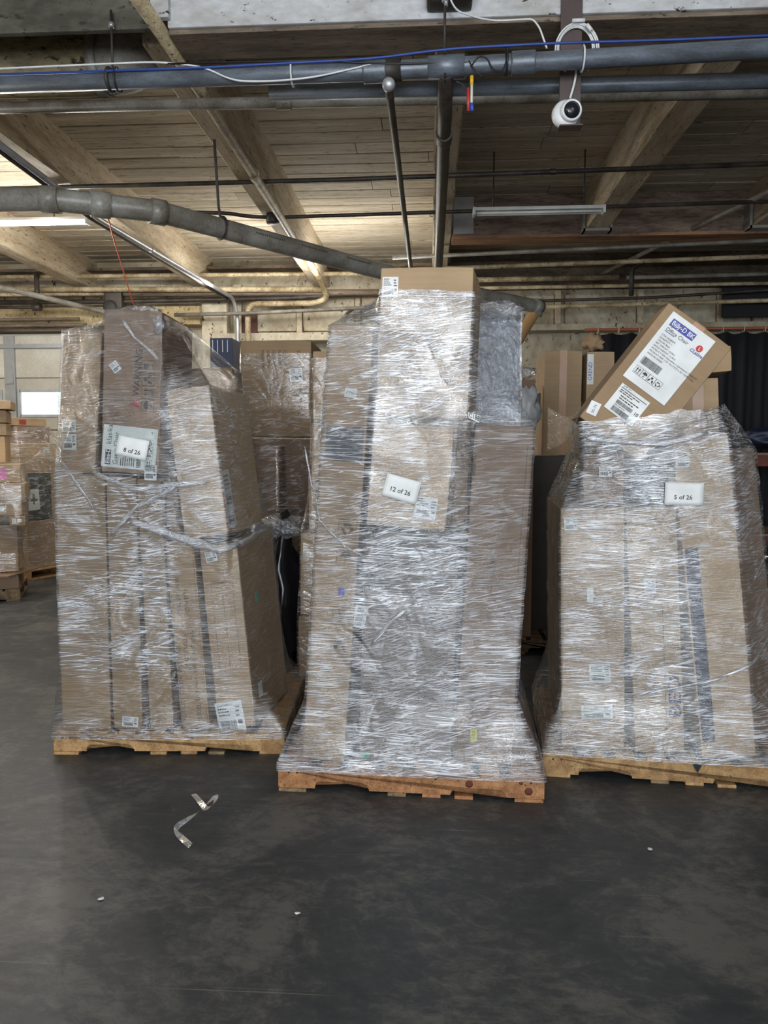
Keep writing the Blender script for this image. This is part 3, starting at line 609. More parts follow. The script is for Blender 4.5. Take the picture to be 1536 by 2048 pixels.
tube('valve', [(-5.52, 10.3, 3.58), (-5.40, 10.3, 3.58)], .05, PIPED, o, 12); tube('branch', [(-6.0, 10.3, 3.585), (-5.45, 10.3, 3.58)], .022, PIPED, o, 10)
pipe('grey diagonal pipe coming down to the header at left', [(-6.6, 8.6, 3.86), (-5.3, 9.8, 3.66), (-4.55, 10.6, 3.54), (-4.42, 10.62, 3.42), (-4.38, 10.62, 3.2)], .036, PIPEG, .15)
o = tag(box('gate_valve', -4.62, -4.36, 10.56, 10.70, 3.42, 3.86, PIPED, None, .03), 'dark pipe valve assembly beside the header beam', 'valve')
lathe('hand_wheel', [(.001, 0), (.09, 0), (.095, .02), (.08, .03), (.001, .03)], IRON, o, 20, Matrix.Translation((-4.53, 10.56, 3.62)) @ Matrix.Rotation(R(90), 4, 'X'))
# lamps
def strip_lamp(x0, x1, yy, zz, label, lit):
    t = empty('strip_lamp', ((x0 + x1) / 2, yy, zz)); tag(t, label, 'lamp'); h = (x1 - x0) / 2
    box('housing', -h, h, -.045, .045, .0, .03, plain('lamp_enamel', (.62, .62, .58), .5), t, .006)
    for s in (-1, 1): box('end_cap', s * h - .012, s * h + .012, -.05, .05, -.04, .032, plain('lamp_enamel', (0, 0, 0)), t, .004)
    for s in (-.7, .7): tube('hanger', [(s * h, 0, .03), (s * h, 0, ZC - zz)], .006, IRON, t, 6)
    tm = plain('lit_tube', (1, .97, .9), .4, emit=9, emcol=(1, .95, .86)) if lit else plain('unlit_tube', (.72, .73, .72), .3)
    for yv in (-.024, .024): tube('tube', [(-h + .02, yv, -.02), (h - .02, yv, -.02)], .012, tm, t, 12)
    return t
strip_lamp(.40, 1.59, 7.25, 3.82, 'unlit strip lamp hanging under the right hand joist', False)
t = strip_lamp(-5.6, -3.35, 7.35, 3.84, 'lit strip lamp at the far left edge under the ceiling', True)

# ------------------------------------------------------------------ PALLETS
WOODP = dirty('pallet_pine', lin(206, 168, 116), lin(150, 112, 70), scale=(9, 9, 9), amount=.4, rough=.7, fine=18, speck=.08)
WOODR = dirty('reddish_pallet_pine', lin(202, 148, 98), lin(142, 94, 58), scale=(9, 9, 9), amount=.42, rough=.7, fine=18, speck=.1)
WOODG = dirty('weathered_pallet_wood', lin(156, 132, 100), lin(94, 76, 56), scale=(9, 9, 9), amount=.45, rough=.8, fine=18, speck=.12)
KNOT = plain('dark_knot', lin(96, 44, 30), .6)
HP = 0.126
def stringer_bm(W, y0, y1):
    z0, z1 = .016, .108; n1, n2 = (.155, .385), (.72, .95); dp = .036
    top = [(0, z1), (W, z1)]
    prof = [(0, z0)]
    for a, b in (n1, n2):
        a, b = a * W / 1.1, b * W / 1.1
        prof += [(a, z0), (a + .004, z0 + dp * .6), (a + .018, z0 + dp), (b - .030, z0 + dp), (b - .012, z0 + dp * .75), (b - .004, z0 + dp * .35), (b, z0)]
    prof += [(W, z0), (W, z1), (0, z1)]
    bm = bmesh.new(); f = [bm.verts.new((x, y0, z)) for x, z in prof]; g = [bm.verts.new((x, y1, z)) for x, z in prof]
    n = len(prof)
    bm.faces.new(f); bm.faces.new(g[::-1])
    for i in range(n): bm.faces.new((f[i], f[(i + 1) % n], g[(i + 1) % n], g[i]))
    bmesh.ops.triangulate(bm, faces=[q for q in bm.faces if len(q.verts) > 4]); return bm
def pallet(O, rot, W, D, mat, label, group=None, knots=False):
    t = empty('wooden_pallet', (*O, 0), R(rot)); tag(t, label, 'pallet', group)
    for y0 in (0, D / 2 - .019, D - .038): from_bm('stringer', stringer_bm(W, y0, y0 + .038), mat, t)
    r = random.Random(int(W * 100 + rot * 10))
    x = 0.002; tops = (.14, .09, .09, .09, .09, .09, .09, .14); gap = (W - .004 - sum(tops)) / (len(tops) - 1)
    for wd in tops:
        box('deck_board', x, x + wd, -.004 + r.uniform(-.004, .003), D + .003, .108, HP - r.uniform(0, .002), mat, t, .003); x += wd + gap
    for x0, wd in ((.004, .13), (.42 * W, .085), (.55 * W, .085), (.67 * W, .085), (W - .134, .13)):
        box('bottom_board', x0, x0 + wd, -.006 + r.uniform(-.006, .004), D, 0, .016, WOODG if r.random() < .4 else mat, t, .003)
    for x0 in (.05, .09, .6 * W, W - .06):
        lathe('nail', [(.001, 0), (.005, 0), (.005, .002), (.001, .002)], IRON, t, 8, Matrix.Translation((x0, 0, .09)) @ Matrix.Rotation(R(90), 4, 'X'))
    if knots:
        for x0, zz, rr in ((.895, .072, .017), (1.165, .05, .018), (1.13, .088, .009)):
            lathe('knot', [(.0005, 0), (rr * .5, 0), (rr, 0), (rr, .0012), (rr * .55, .002), (.0005, .0012)], KNOT, t, 14, Matrix.Translation((x0, 0, zz)) @ Matrix.Rotation(R(90), 4, 'X'))
    return t
FR = dict(L=((-1.976, 3.733), 3.5), M=((-.707, 3.388), -2.5), R=((.561, 3.619), -4.9), W=((0, 0), 0))
pallet(*FR['L'], 1.22, 1.02, WOODP, 'pale pine pallet under the left wrapped stack')
pallet(*FR['M'], 1.235, 1.02, WOODR, 'reddish knotty pine pallet under the tallest middle stack', knots=True)
pallet(*FR['R'], 1.22, 1.02, WOODP, 'golden pine pallet under the right stack with the tilted chair box')

# ------------------------------------------------------------------ CARTONS
CART = {}
def carton_mesh(w, d, h, mat, seed, dent=.004):
    bm = bmesh.new(); add_box(bm, -w / 2, w / 2, -d / 2, d / 2, 0, h)
    L = sorted(bm.edges, key=lambda e: e.calc_length())
    for ax, n in ((0, max(1, int(w / .09))), (1, max(1, int(d / .16))), (2, max(1, int(h / .12)))):
        ed = [e for e in bm.edges if abs(e.verts[0].co[ax] - e.verts[1].co[ax]) > 1e-4]
        bmesh.ops.subdivide_edges(bm, edges=ed, cuts=min(n, 12), use_grid_fill=True)
    off = Vector((seed * 3.1, seed * 1.7, seed * .9))
    for v in bm.verts:
        c = v.co.copy()
        on = [abs(abs(c.x) - w / 2) < 1e-5, abs(abs(c.y) - d / 2) < 1e-5, abs(c.z) < 1e-5 or abs(c.z - h) < 1e-5]
        k = sum(on); a = noise.noise(c * 5 + off)
        if k == 1:
            s = dent * (0.35 + abs(a))
            if on[0]: v.co.x -= math.copysign(s, c.x)
            if on[1]: v.co.y -= math.copysign(s * .6, c.y)
            if on[2]: v.co.z -= math.copysign(s * .8, c.z - h / 2)
        elif k == 2:
            v.co += Vector((-math.copysign(1, c.x) * on[0], -math.copysign(1, c.y) * on[1], -math.copysign(1, c.z - h / 2) * on[2])) * dent * .25 * abs(a)
        elif k == 3: v.co += Vector((-math.copysign(1, c.x), -math.copysign(1, c.y), -math.copysign(1, c.z - h / 2))) * dent * .5
    sharp = [e for e in bm.edges if len(e.link_faces) == 2 and e.calc_face_angle(0) > 1.0]
    bmesh.ops.bevel(bm, geom=sharp, offset=.0045, segments=2, affect='EDGES', profile=.5)
    return bm
def carton(key, P, u, v, z, w, d, h, lean, label, mat=None, yaw=0, tape=None, cat='box', name='carton', group=None, smooth=True, dent=.004):
    """a cardboard box; P is its pallet, u/v the middle of its front foot on the pallet, lean its tilt sideways"""
    (ox, oy), rot = FR[P]
    bm = carton_mesh(w, d, h, mat, len(CART) + 1, dent)
    o = from_bm(name, bm, mat or KRAFT)
    lift = w / 2 * abs(math.sin(R(lean)))
    M = Matrix.Translation((ox, oy, 0)) @ Matrix.Rotation(R(rot), 4, 'Z') @ Matrix.Translation((u, v, z + lift)) @ Matrix.Rotation(R(yaw), 4, 'Z') @ Matrix.Rotation(R(lean), 4, 'Y') @ Matrix.Translation((0, d / 2, 0))
    o.matrix_world = M; tag(o, label, cat, group)
    o['whd'] = (w, d, h); CART[key] = dict(o=o, P=P, u=u, v=v, z=z + lift, w=w, d=d, h=h, lean=lean, M=M)
    tw = .058
    if tape == 'front':
        box('packing_tape', -tw / 2, tw / 2, -d / 2 - .0012, -d / 2 + .004, .01, h, PACKTAPE, o)
        box('packing_tape', -tw / 2, tw / 2, -d / 2, d / 2, h - .004, h + .0012, PACKTAPE, o)
    if tape == 'top':
        bm = bmesh.new(); add_box(bm, -tw / 2, tw / 2, -d / 2 - .0012, d / 2 + .0012, h - .004, h + .0012); add_box(bm, -tw / 2, tw / 2, -d / 2 - .0012, -d / 2 + .004, h - .07, h)
        from_bm('packing_tape', bm, PACKTAPE, o)
    if tape == 'side':
        bm = bmesh.new(); add_box(bm, -w / 2 - .0012, w / 2 + .0012, -tw / 2, tw / 2, h - .004, h + .0012); from_bm('packing_tape', bm, PACKTAPE, o)
    return o
def loc(key, u, z):
    """pallet coordinates (u, z) on the front of a carton -> the carton's own (x, z)"""
    c = CART[key]; a = R(c['lean']); du, dz = u - c['u'], z - c['z']
    return du * math.cos(a) - dz * math.sin(a), du * math.sin(a) + dz * math.cos(a)
def on_front(key, cx, cz, rot=0, off=.0018):
    d = CART[key]['d']; c, s = math.cos(R(rot)), math.sin(R(rot))
    return lambda x, y: (cx + x * c - y * s, -d / 2 - off, cz + x * s + y * c)
def on_side(key, cy, cz, rot=0, off=.0018, side=1):
    w = CART[key]['w']; c, s = math.cos(R(rot)), math.sin(R(rot))
    return lambda x, y: (side * (w / 2 + off), side * (cy + x * c - y * s), cz + x * s + y * c)
def label_on(key, place_f, w, h, art=None, paper=None, name='shipping_label', label=None):
    """a stuck-on paper label with its print as a sub-part; art draws into a Print in (0..w, 0..h)"""
    o = CART[key]['o']; t = .0006
    pr = Print(); pr.rect(0, 0, w, h, paper or PAPER)
    lb = pr.build(name, place_f(.0022), o, label)
    # give the sheet a thickness
    sm = lb.modifiers.new('sheet', 'SOLIDIFY'); sm.thickness = t; sm.offset = 0
    if art:
        p = Print(); art(p)
        if p.f: p.build('printed_text', place_f(.0034), lb)
    return lb
def front_label(key, u, z, w, h, art=None, rot=0, paper=None, name='shipping_label', label=None):
    """(u, z): pallet coordinates of the label's middle"""
    x, zz = loc(key, u, z); c, s = math.cos(R(rot)), math.sin(R(rot))
    cx, cz = x - (w / 2 * c - h / 2 * s), zz - (w / 2 * s + h / 2 * c)
    return label_on(key, lambda off: on_front(key, cx, cz, rot, off), w, h, art, paper, name, label)
def ship_art(w, h, seed):
    def art(p):
        p.smalltext(.08 * w, .55 * h, .62 * w, .94 * h, 4, INKF, seed); p.barcode(.1 * w, .12 * h, .7 * w, .42 * h, INK, seed)
        p.rect(.76 * w, .3 * h, .92 * w, .42 * h, INK); p.smalltext(.72 * w, .5 * h, .95 * w, .9 * h, 3, INKF, seed + 1)
    return art

# ---- left stack
carton('L1', 'L', .165, .03, HP, .258, .6, 1.345, 0.3, 'wide upright carton at the left corner of the left stack', KRAFT)
carton('L2', 'L', .385, .03, HP, .155, .6, 1.335, 0.0, 'narrow upright carton second from the left in the left stack', KRAFT)
carton('L3', 'L', .565, .03, HP, .125, .6, 1.325, -1.6, 'narrow upright carton third from the left in the left stack', KRAFT)
carton('L4', 'L', .745, .03, HP, .148, .6, 1.00, -3.8, 'leaning carton with rows of printed sideways lettering, left stack', KRAFT)
carton('L5', 'L', .963, .03, HP, .208, .6, .985, -5.2, 'leaning carton with a teal sticker on its side, right corner of left stack', KRAFT, yaw=-9)
carton('L8a', 'L', .662, .015, 1.160, .062, .5, .285, -4.0, 'slim carton with pictograms wedged under the middle of the left stack', KRAFTD)
carton('L8', 'L', .827, .0, 1.142, .235, .6, .765, -6.5, 'upper carton leaning left beside the chair box, orange torn edge, left stack', KRAFTL, yaw=-8)
carton('L6', 'L', .452, -.03, 1.478, .292, .6, .815, 2.9, 'tall chair carton printed WARNING with the 8 of 26 sheet, left stack', KRAFTD)
carton('L7', 'L', .775, .67, HP, .27, .30, 1.96, -2.0, 'tall dark carton standing at the back right of the left stack', KRAFTD)
carton('L9', 'L', .083, .2, 1.478, .206, .42, .75, 4.9, 'upper carton at the back left of the left stack beside the chair box', KRAFT)
carton('L10', 'L', .085, .66, HP, .2, .3, 1.96, 1.0, 'tall carton at the rear left corner of the left stack', KRAFTD)
# ---- middle stack
carton('M1', 'M', .205, .05, HP, .20, .55, 2.04, 4.1, 'very tall narrow carton leaning right at the left edge of the middle stack', KRAFT)
carton('M2', 'M', .592, .06, HP, .435, .6, 1.088, 1.6, 'broad greyish carton at the bottom centre of the middle stack', CARDGREY)
carton('M3', 'M', .957, .1, HP, .268, .6, 1.585, 3.0, 'tall carton printed with a PO number, right side of the middle stack', KRAFTD)
carton('M4', 'M', .600, .0, 1.240, .358, .5, .462, 4.4, 'carton carrying the 12 of 26 sheet in the middle stack', KRAFTL)
carton('M7', 'M', .832, .16, 1.240, .064, .4, .50, 3.5, 'slim dark carton with icons squeezed beside the 12 of 26 box', KRAFTD)
carton('M5', 'M', .664, .03, 1.742, .415, .48, .655, 2.1, 'topmost carton of the tallest middle stack, bare cardboard at its top', KRAFTL, yaw=-5.2, tape='side')
carton('M6', 'M', 1.02, .74, HP, .25, .2, 2.2, 0.0, 'grey mattress in a clear plastic bag behind the middle stack', plain('mattress_ticking', lin(225, 227, 238), .8), name='bagged_mattress', cat='mattress', dent=.012)
# ---- right stack
carton('R1', 'R', .245, .05, HP, .302, .9, 1.195, -1.4, 'deep carton at the left front corner of the right stack', KRAFT)
carton('R3', 'R', .562, .05, HP, .232, .5, 1.20, -3.6, 'front carton with sideways lettering in the middle of the right stack', KRAFTL)
carton('R4', 'R', .872, .02, HP, .248, .5, 1.535, -6.8, 'tall leaning carton with the 5 of 26 sheet, right stack', KRAFTL)
carton('R6', 'R', 1.125, .3, HP, .175, .28, 1.48, -7.5, 'leaning carton at the far right edge of the right stack', KRAFTD)
carton('R2', 'R', .268, .06, 1.342, .19, .88, .243, -1.0, 'flat deep carton lying on the left corner of the right stack', KRAFTD)
carton('R2b', 'R', .478, .08, 1.352, .178, .4, .178, -1.0, 'black wrapped package under the tilted chair box', BLACKCARD, name='black_package', cat='package')
carton('R5', 'R', .280, .0, 1.648 - .176 * math.sin(R(37)) + .004, .352, .40, .650, 37.0, 'tilted office chair box with white printed sheet, top of the right stack', KRAFT, tape='top')
carton('R7', 'R', .905, .62, HP, .215, .30, 1.855, -2.6, 'tall carton at the back of the right stack behind the tilted box', KRAFTL, tape='front')
carton('R8', 'R', .885, .60, 2.005, .21, .28, .135, -4.0, 'small carton on top of the tall back carton, right of the tilted box', KRAFT)

# ---- print and labels, left stack
def a_klasika(p):
    p.text('klasika', .035, .205, .030, INK, 0, 0, .95)
    p.rect(.018, .012, .085, .052, INK); p.text('Elite-D', .022, .022, .020, WHITEINK, 0, .01, .8)
    p.text('Guest Chair', .016, .06, .024, INK)
# the label text runs upwards: drawn rotated by 90 degrees on a sheet 0.275 wide, 0.213 high
def a_kl(p):
    W, H = .275, .213
    p.text('klasika', .045, .115, .026, INK, 90); p.rect(.018, .012, .046, .088, INK); p.text('Elite-D', .041, .016, .019, WHITEINK, 90, .01)
    p.text('Guest Chair', .080, .014, .023, INK, 90); p.rect(.083, .014, .0855, .05, INK)
    for k in range(7): p.rect(.096 + k * .011, .012, .096 + k * .011 + .005, .05 + .006 * (k % 3), INKF)
    p.barcode(.178, .010, .20, .06, INK, 5, False)
    p.grid4(.222, .020, .034, INK, ('arrows', 'umbrella', 'hands', 'recycle'), True); p.rect(.245, .185, .248, .197, INK)
front_label('L6', .455, 1.613, .275, .213, a_kl, -6 + 2.9, PAPER2, 'product_label')
front_label('L6', .558, 1.487, .062, .078, ship_art(.062, .078, 3), -2 + 2.9)
front_label('L6', .394, 2.018, .042, .052, ship_art(.042, .052, 4), 38, name='small_sticker')
p = Print()
x, z = loc('L6', .510, 1.870); p.text('WARNING', x, z, .034, INK, 90 - 3, .012)
x, z = loc('L6', .49, 1.835)
p.poly([(x - .028, z), (x + .022, z - .026), (x + .022, z + .026)], REDF); p.rect(x - .006, z - .003, x + .014, z + .003, KRAFTD); p.rect(x - .014, z - .003, x - .010, z + .003, KRAFTD)
p.build('printed_text', lambda a, b: (a, -.3 - .0018, b), CART['L6']['o'])
p = Print(); x, z = loc('L6', .515, 1.797); p.grid4(0, 0, .064, INK, ('umbrella', 'arrows', 'hands', 'glass'), False)
p.build('printed_icons', lambda a, b: (x + .066 - b, -.3 - .0018, z + a), CART['L6']['o'])
p = Print(); r = random.Random(3)
x, z = loc('L6', .40, 1.80)
for k in range(26):
    a = r.uniform(-.07, .08), r.uniform(-.05, .06); b = a[0] + r.uniform(-.04, .04), a[1] + r.uniform(-.04, .04)
    p.line(x + a[0], z + a[1], x + b[0], z + b[1], .0016, INKF)
p.build('pen_scribble', lambda a, b: (a, -.3 - .0018, b), CART['L6']['o'])
front_label('L9', .055, 1.73, .075, .066, ship_art(.075, .066, 6), 3, PAPER2); front_label('L9', .055, 1.645, .075, .085, ship_art(.075, .085, 8), 3, PAPER2)
front_label('L5', .930, .185, .150, .175, ship_art(.150, .175, 9), 10 - 5)
front_label('L5', .838, 1.045, .062, .055, ship_art(.062, .055, 10), 8)
front_label('L2', .398, .165, .085, .055, ship_art(.085, .055, 11), -5)
label_on('L5', lambda off: on_side('L5', -.10, .63, 0, off), .034, .055, lambda p: p.text('N1R1', .024, .008, .011, INK, 90), TEAL, 'teal_sticker', 'teal sticker on the side')
label_on('L5', lambda off: on_side('L5', -.20, .12, 4, off), .06, .08, None, PAPER, 'torn_label')
label_on('L8', lambda off: on_side('L8', -.28, .03, 3, off), .12, .30, lambda p: (p.barcode(.02, .02, .10, .06, INK, 3), p.barcode(.02, .12, .10, .17, INK, 4), p.smalltext(.02, .19, .10, .28, 4, INKF)), PAPER, 'shipping_label')
label_on('L8', lambda off: on_side('L8', -.28, .64, 0, off), .05, .07, lambda p: p.text('RISE', .012, .01, .012, INK, 90), PAPER, 'small_sticker')
box('torn_edge', .1165, .1185, -.296, -.284, .01, .30, plain('orange_brown_board', lin(186, 108, 50), .7), CART['L8']['o'])
p = Print()
for k, (s, x0, z0) in enumerate((('PRODUCT COLOR: WC BC 00', -.045, .03), ('WOTI: SKU 6', -.005, .33), ('MODEL: DKY-96-1   MADE IN CHINA', .035, .03))): p.text(s, x0, z0, .021, INKF, 90)
p.text('WEIGHT: N.W.', -.02, .62, .021, INKF, 90); p.text('CTN SIZE', .02, .62, .021, INKF, 90); p.frame(-.066, .015, .066, .99, .0016, INKF)
p.build('printed_text', on_front('L4', 0, 0), CART['L4']['o'])
p = Print(); p.frame(-.06, .30, .06, .78, .002, INKF); p.line(0, .30, 0, .78, .002, INKF); p.build('printed_lines', on_front('L5', 0, 0), CART['L5']['o'])
p = Print()
for yy in (.02, .085): 
    for k, f in enumerate(('recycle', 'glass')): p.frame(-.03 + k * .03, yy, -.002 + k * .03, yy + .05, .0015, INKF); getattr(p, f)(-.03 + k * .03, yy + .01, .028, INKF)
p.build('printed_icons', on_front('L8a', 0, .05), CART['L8a']['o'])
# middle stack
front_label('M5', .525, 2.325, .072, .088, ship_art(.072, .088, 13), 0)
front_label('M4', .690, 1.342, .098, .10, ship_art(.098, .10, 14), -4)
front_label('M2', .382, .828, .062, .105, lambda p: (p.barcode(.014, .012, .046, .094, INK, 15, True), p.smalltext(.05, .012, .06, .094, 2, INKF)), -12, PAPER, 'barcode_label')
front_label('M1', .345, 1.86, .056, .042, lambda p: p.text('CTN-1', .006, .014, .012, INK), -3, PAPER2, 'small_sticker')
front_label('M1', .338, .163, .001, .001) if False else None
p = Print(); p.text('PO.24TI10049', -.055, 1.30, .0, INK) if False else None
x, z = loc('M3', .908, 1.66); p.text('PO.24TI10049', x - .012, z, .021, INK, -90)
x, z = loc('M3', .985, 1.115); p.text('SKU:N', x, z, .026, INKF, -90)
p.line(.105, .9, .11, 1.5, .003, INKF); p.frame(-.075, .10, -.045, .38, .002, INKF)
for k in range(9): p.rect(-.072, .11 + k * .03, -.048 - .006 * (k % 2), .125 + k * .03, INKF)
p.build('printed_text', on_front('M3', 0, 0), CART['M3']['o'])
front_label('M3', .915, .265, .032, .06, lambda p: p.text('0193', .022, .01, .014, INK, 90), 4, YEL, 'yellow_sticker', 'yellow sticker')
p = Print()
for k, f in enumerate(('umbrella', 'glass', 'recycle', 'hands')): p.frame(-.025, .10 + k * .055, .025, .15 + k * .055, .0015, INKF); getattr(p, f)(-.02, .105 + k * .055, .04, INKF)
p.build('printed_icons', on_front('M7', 0, .15), CART['M7']['o'])
p = Print()
for z0, f in ((1.07, 'recycle'), (.94, 'umbrella'), (.66, 'glass'), (.52, 'hands')): p.frame(.0, z0, .085, z0 + .085, .002, INKF); getattr(p, f)(.008, z0 + .008, .068, INKF)
p.rect(.02, .80, .05, .835, BLUEINK); p.rect(-.085, 1.42, .09, 1.58, CARDGREY); p.rect(-.08, 1.43, .085, 1.57, plain('dark_grey_print', lin(86, 88, 98), .6))
p.build('printed_icons', on_front('M1', 0, 0), CART['M1']['o'])
front_label('M2', .405, .165, .040, .036, None, 4, GREEN, 'green_sticker', 'green sticker')
# right stack
front_label('R1', .117, 1.245, .062, .062, ship_art(.062, .062, 21), 2, PAPER2); front_label('R1', .27, .515, .10, .092, ship_art(.10, .092, 22), 3, PAPER2)
front_label('R1', .215, .90, .03, .07, None, 0, PAPER2, 'small_sticker'); front_label('R1', .26, .32, .15, .07, ship_art(.15, .07, 23), 3, PAPER2)
front_label('R3', .492, .95, .052, .075, ship_art(.052, .075, 24), 2); front_label('R4', .616, 1.545, .062, .046, ship_art(.062, .046, 25), -4); front_label('R2', .275, 1.50, .06, .052, ship_art(.06, .052, 26), 0)
p = Print(); p.text('PIAZZA', .0, .27, .028, INKF, 90); p.line(.045, .05, .045, .75, .003, INKF); p.build('printed_text', on_front('R3', -.01, 0), CART['R3']['o'])
p = Print(); p.rect(-.105, 0.06, -.045, 1.0, plain('dark_navy_print', lin(46, 48, 66), .5)); p.build('printed_band', on_front('R4', -.01, .02), CART['R4']['o'])
p = Print(); p.text('BED', .105, .17, .055, plain('navy_ink', lin(52, 58, 96), .6), 90, .02, 1.5); p.build('printed_lettering', on_front('R3', 0, 0), CART['R3']['o'])
# tilted box: its own frame is easiest, x across (0.352), z along (0.650)
def a_chair(p):
    W, H = .235, .36
    p.rect(.022, .300, .150, .336, BLUEINK); p.text('Billy-D BK', .028, .309, .021, WHITEINK, 0, .012, .93)
    p.text('Office Chair', .022, .274, .017, INK); p.rect(.022, .269, .075, .2715, BLUEINK)
    for k, s in enumerate(('CTN: 24180079', 'QUANTITY: 1', 'COLOR: Black', 'NET WEIGHT: 10.0KG', 'GROSS WEIGHT: 12.5KG', 'PRODUCT DIM: Adjustable x Upholstered 17.4(H) 22"', 'PRODUCT DIM: 17.8" Wx17.8"D x 42.1"H(W/ Wht)', 'MADE IN CHINA')):
        p.text(s, .022, .246 - k * .0145, .0078, INK)
    p.barcode(.022, .092, .125, .128, INK, 31)
    p.grid4(.022, .040, .037, INK, ('arrows', 'umbrella', 'hands', 'recycle'))
    p.disc(.198, .293, .0155, REDINK); p.text('L', .1945, .286, .014, WHITEINK, 0, .02); p.text('CLatina', .166, .262, .015, BLUEINK, 0, .012)
    for k in range(9): p.rect(.10 + k * .014, .02, .1012 + k * .014, .25, plain('faint_rule', (.62, .64, .68), .6)) if False else None
label_on('R5', lambda off: on_front('R5', -.135, .268, 0, off), .235, .36, a_chair, PAPER, 'product_label', 'white printed chair label')
def a_ship(p):
    p.rect(.008, .118, .150, .121, INK); p.text('SHIP TO', .012, .126, .008, INK); p.smalltext(.012, .095, .14, .114, 2, INKF, 5); p.smalltext(.03, .068, .14, .092, 2, INKF, 6)
    p.barcode(.03, .046, .118, .064, INK, 33); p.text('10', .128, .048, .016, INK, 0, .02); p.smalltext(.03, .036, .12, .043, 1, INKF, 8); p.barcode(.03, .008, .12, .032, INK, 34)
label_on('R5', lambda off: on_front('R5', -.115, .105, 0, off), .158, .136, a_ship, PAPER)
label_on('R5', lambda off: on_front('R5', -.165, .035, 12, off), .05, .062, lambda p: p.text('30-76', .034, .008, .013, INK, 90), PAPER, 'small_sticker')

# ------------------------------------------------------------------ STRETCH FILM
def hull2(pts):
    pts = sorted(set((round(float(x), 5), round(float(y), 5)) for x, y in pts))
    if len(pts) < 3: return pts
    def half(ps):
        h = []
        for p in ps:
            while len(h) > 1 and (h[-1][0] - h[-2][0]) * (p[1] - h[-2][1]) - (h[-1][1] - h[-2][1]) * (p[0] - h[-2][0]) <= 0: h.pop()
            h.append(p)
        return h
    a, b = half(pts), half(pts[::-1]); return a[:-1] + b[:-1]
EDG = [(0, 1), (1, 3), (3, 2), (2, 0), (4, 5), (5, 7), (7, 6), (6, 4), (0, 4), (1, 5), (2, 6), (3, 7)]
def wrap(name, P, keys, center, zlo, zhi, mat, label, nth=300, nz=150, win=.32, off=.009, ztop=None, extra=(), cap=False, rough=.004, zones=()):
    """film pulled round a stack: at each height the convex outline of what stands there, stretched straight between ledges"""
    (ox, oy), rot = FR[P]
    T = (Matrix.Translation((ox, oy, 0)) @ Matrix.Rotation(R(rot), 4, 'Z')).inverted()
    cx, cy = center; th = np.linspace(0, 2 * math.pi, nth, endpoint=False)
    zs = np.linspace(zlo, zhi, nz); rad = np.full((nz, nth), .0)
    solids = []
    for k in keys:
        c = CART[k]; M = T @ c['M']
        solids.append([M @ Vector((sx * c['w'] / 2, sy * c['d'] / 2, sz * c['h'])) for sx in (-1, 1) for sy in (-1, 1) for sz in (0, 1)])
    for x0, x1, y0, y1, z0, z1 in extra:
        solids.append([Vector((x, y, z)) for x in (x0, x1) for y in (y0, y1) for z in (z0, z1)])
    for i, z in enumerate(zs):
        pts = []
        for V in solids:
            E = [(a, b) for a in range(8) for b in range(a + 1, 8) if bin(a ^ b).count('1') == 1]
            for a, b in E:
                p, q = V[a], V[b]
                if (p.z - z) * (q.z - z) <= 0 and abs(p.z - q.z) > 1e-6:
                    t = (z - p.z) / (q.z - p.z); pts.append((p.x + (q.x - p.x) * t, p.y + (q.y - p.y) * t))
        h = hull2(pts)
        if len(h) < 3: continue
        h = np.array(h) - (cx, cy); n = len(h); best = np.zeros(nth)
        for k in range(n):
            (x1, y1), (x2, y2) = h[k], h[(k + 1) % n]; dx, dy = x2 - x1, y2 - y1
            den = np.cos(th) * dy - np.sin(th) * dx
            with np.errstate(divide='ignore', invalid='ignore'):
                tt = (x1 * dy - y1 * dx) / den; ss = (x1 * np.sin(th) - y1 * np.cos(th)) / den
            ok = (np.abs(den) > 1e-9) & (tt > 0) & (ss >= -1e-6) & (ss <= 1 + 1e-6); best = np.where(ok, np.maximum(best, tt), best)
        rad[i] = best
    dzs = zs[1] - zs[0]; W = max(2, int(win / dzs)); out = rad.copy()
    for s in range(2, W + 1):
        for k in range(1, s):
            t = k / s; cand = rad[:-s] * (1 - t) + rad[s:] * t
            ok = (rad[:-s] > .02) & (rad[s:] > .02)
            sl = out[k:k + nz - s]; np.maximum(sl, np.where(ok, cand, 0), out=sl)
    for i in range(nz):
        if out[i].max() < .03: out[i] = out[i - 1]
    verts = []; uvs = []; r0 = random.Random(5)
    ca, sa = np.cos(th), np.sin(th)
    for i in range(nz):
        rr = out[i] + off; per = 0
        for k in range(nth):
            z = zs[i]
            if ztop is not None:
                zt = ztop(th[k]); z = zlo + (zs[i] - zlo) * (zt - zlo) / (zhi - zlo)
                f = (z - zlo) / dzs; a = min(int(f), nz - 2); rv = (out[a][k] * (1 - f + a) + out[a + 1][k] * (f - a)) + off
            else: rv = rr[k]
            arc = th[k] * .62
            rv += rough * (noise.noise(Vector((arc * 3.0, z * 16, 1.3))) + .5) + .4 * rough * noise.noise(Vector((arc * 12, z * 40, 4)))
            verts.append((cx + rv * ca[k], cy + rv * sa[k], z)); uvs.append((arc, z))
    faces = []
    for i in range(nz - 1):
        for k in range(nth):
            k2 = (k + 1) % nth; faces.append((i * nth + k, i * nth + k2, (i + 1) * nth + k2, (i + 1) * nth + k))
    if cap:
        base = (nz - 1) * nth; prev = base
        for j, (f, dz) in enumerate(((.92, .012), (.7, .022), (.4, .026), (.1, .022))):
            b = len(verts)
            for k in range(nth):
                x, y, z = verts[base + k]
                verts.append((cx + (x - cx) * f, cy + (y - cy) * f, z + dz + .02 * noise.noise(Vector((x * 9, y * 9, j)))))
                uvs.append((uvs[base + k][0], z + .1 * j))
            for k in range(nth): k2 = (k + 1) % nth; faces.append((prev + k, prev + k2, b + k2, b + k))
            prev = b
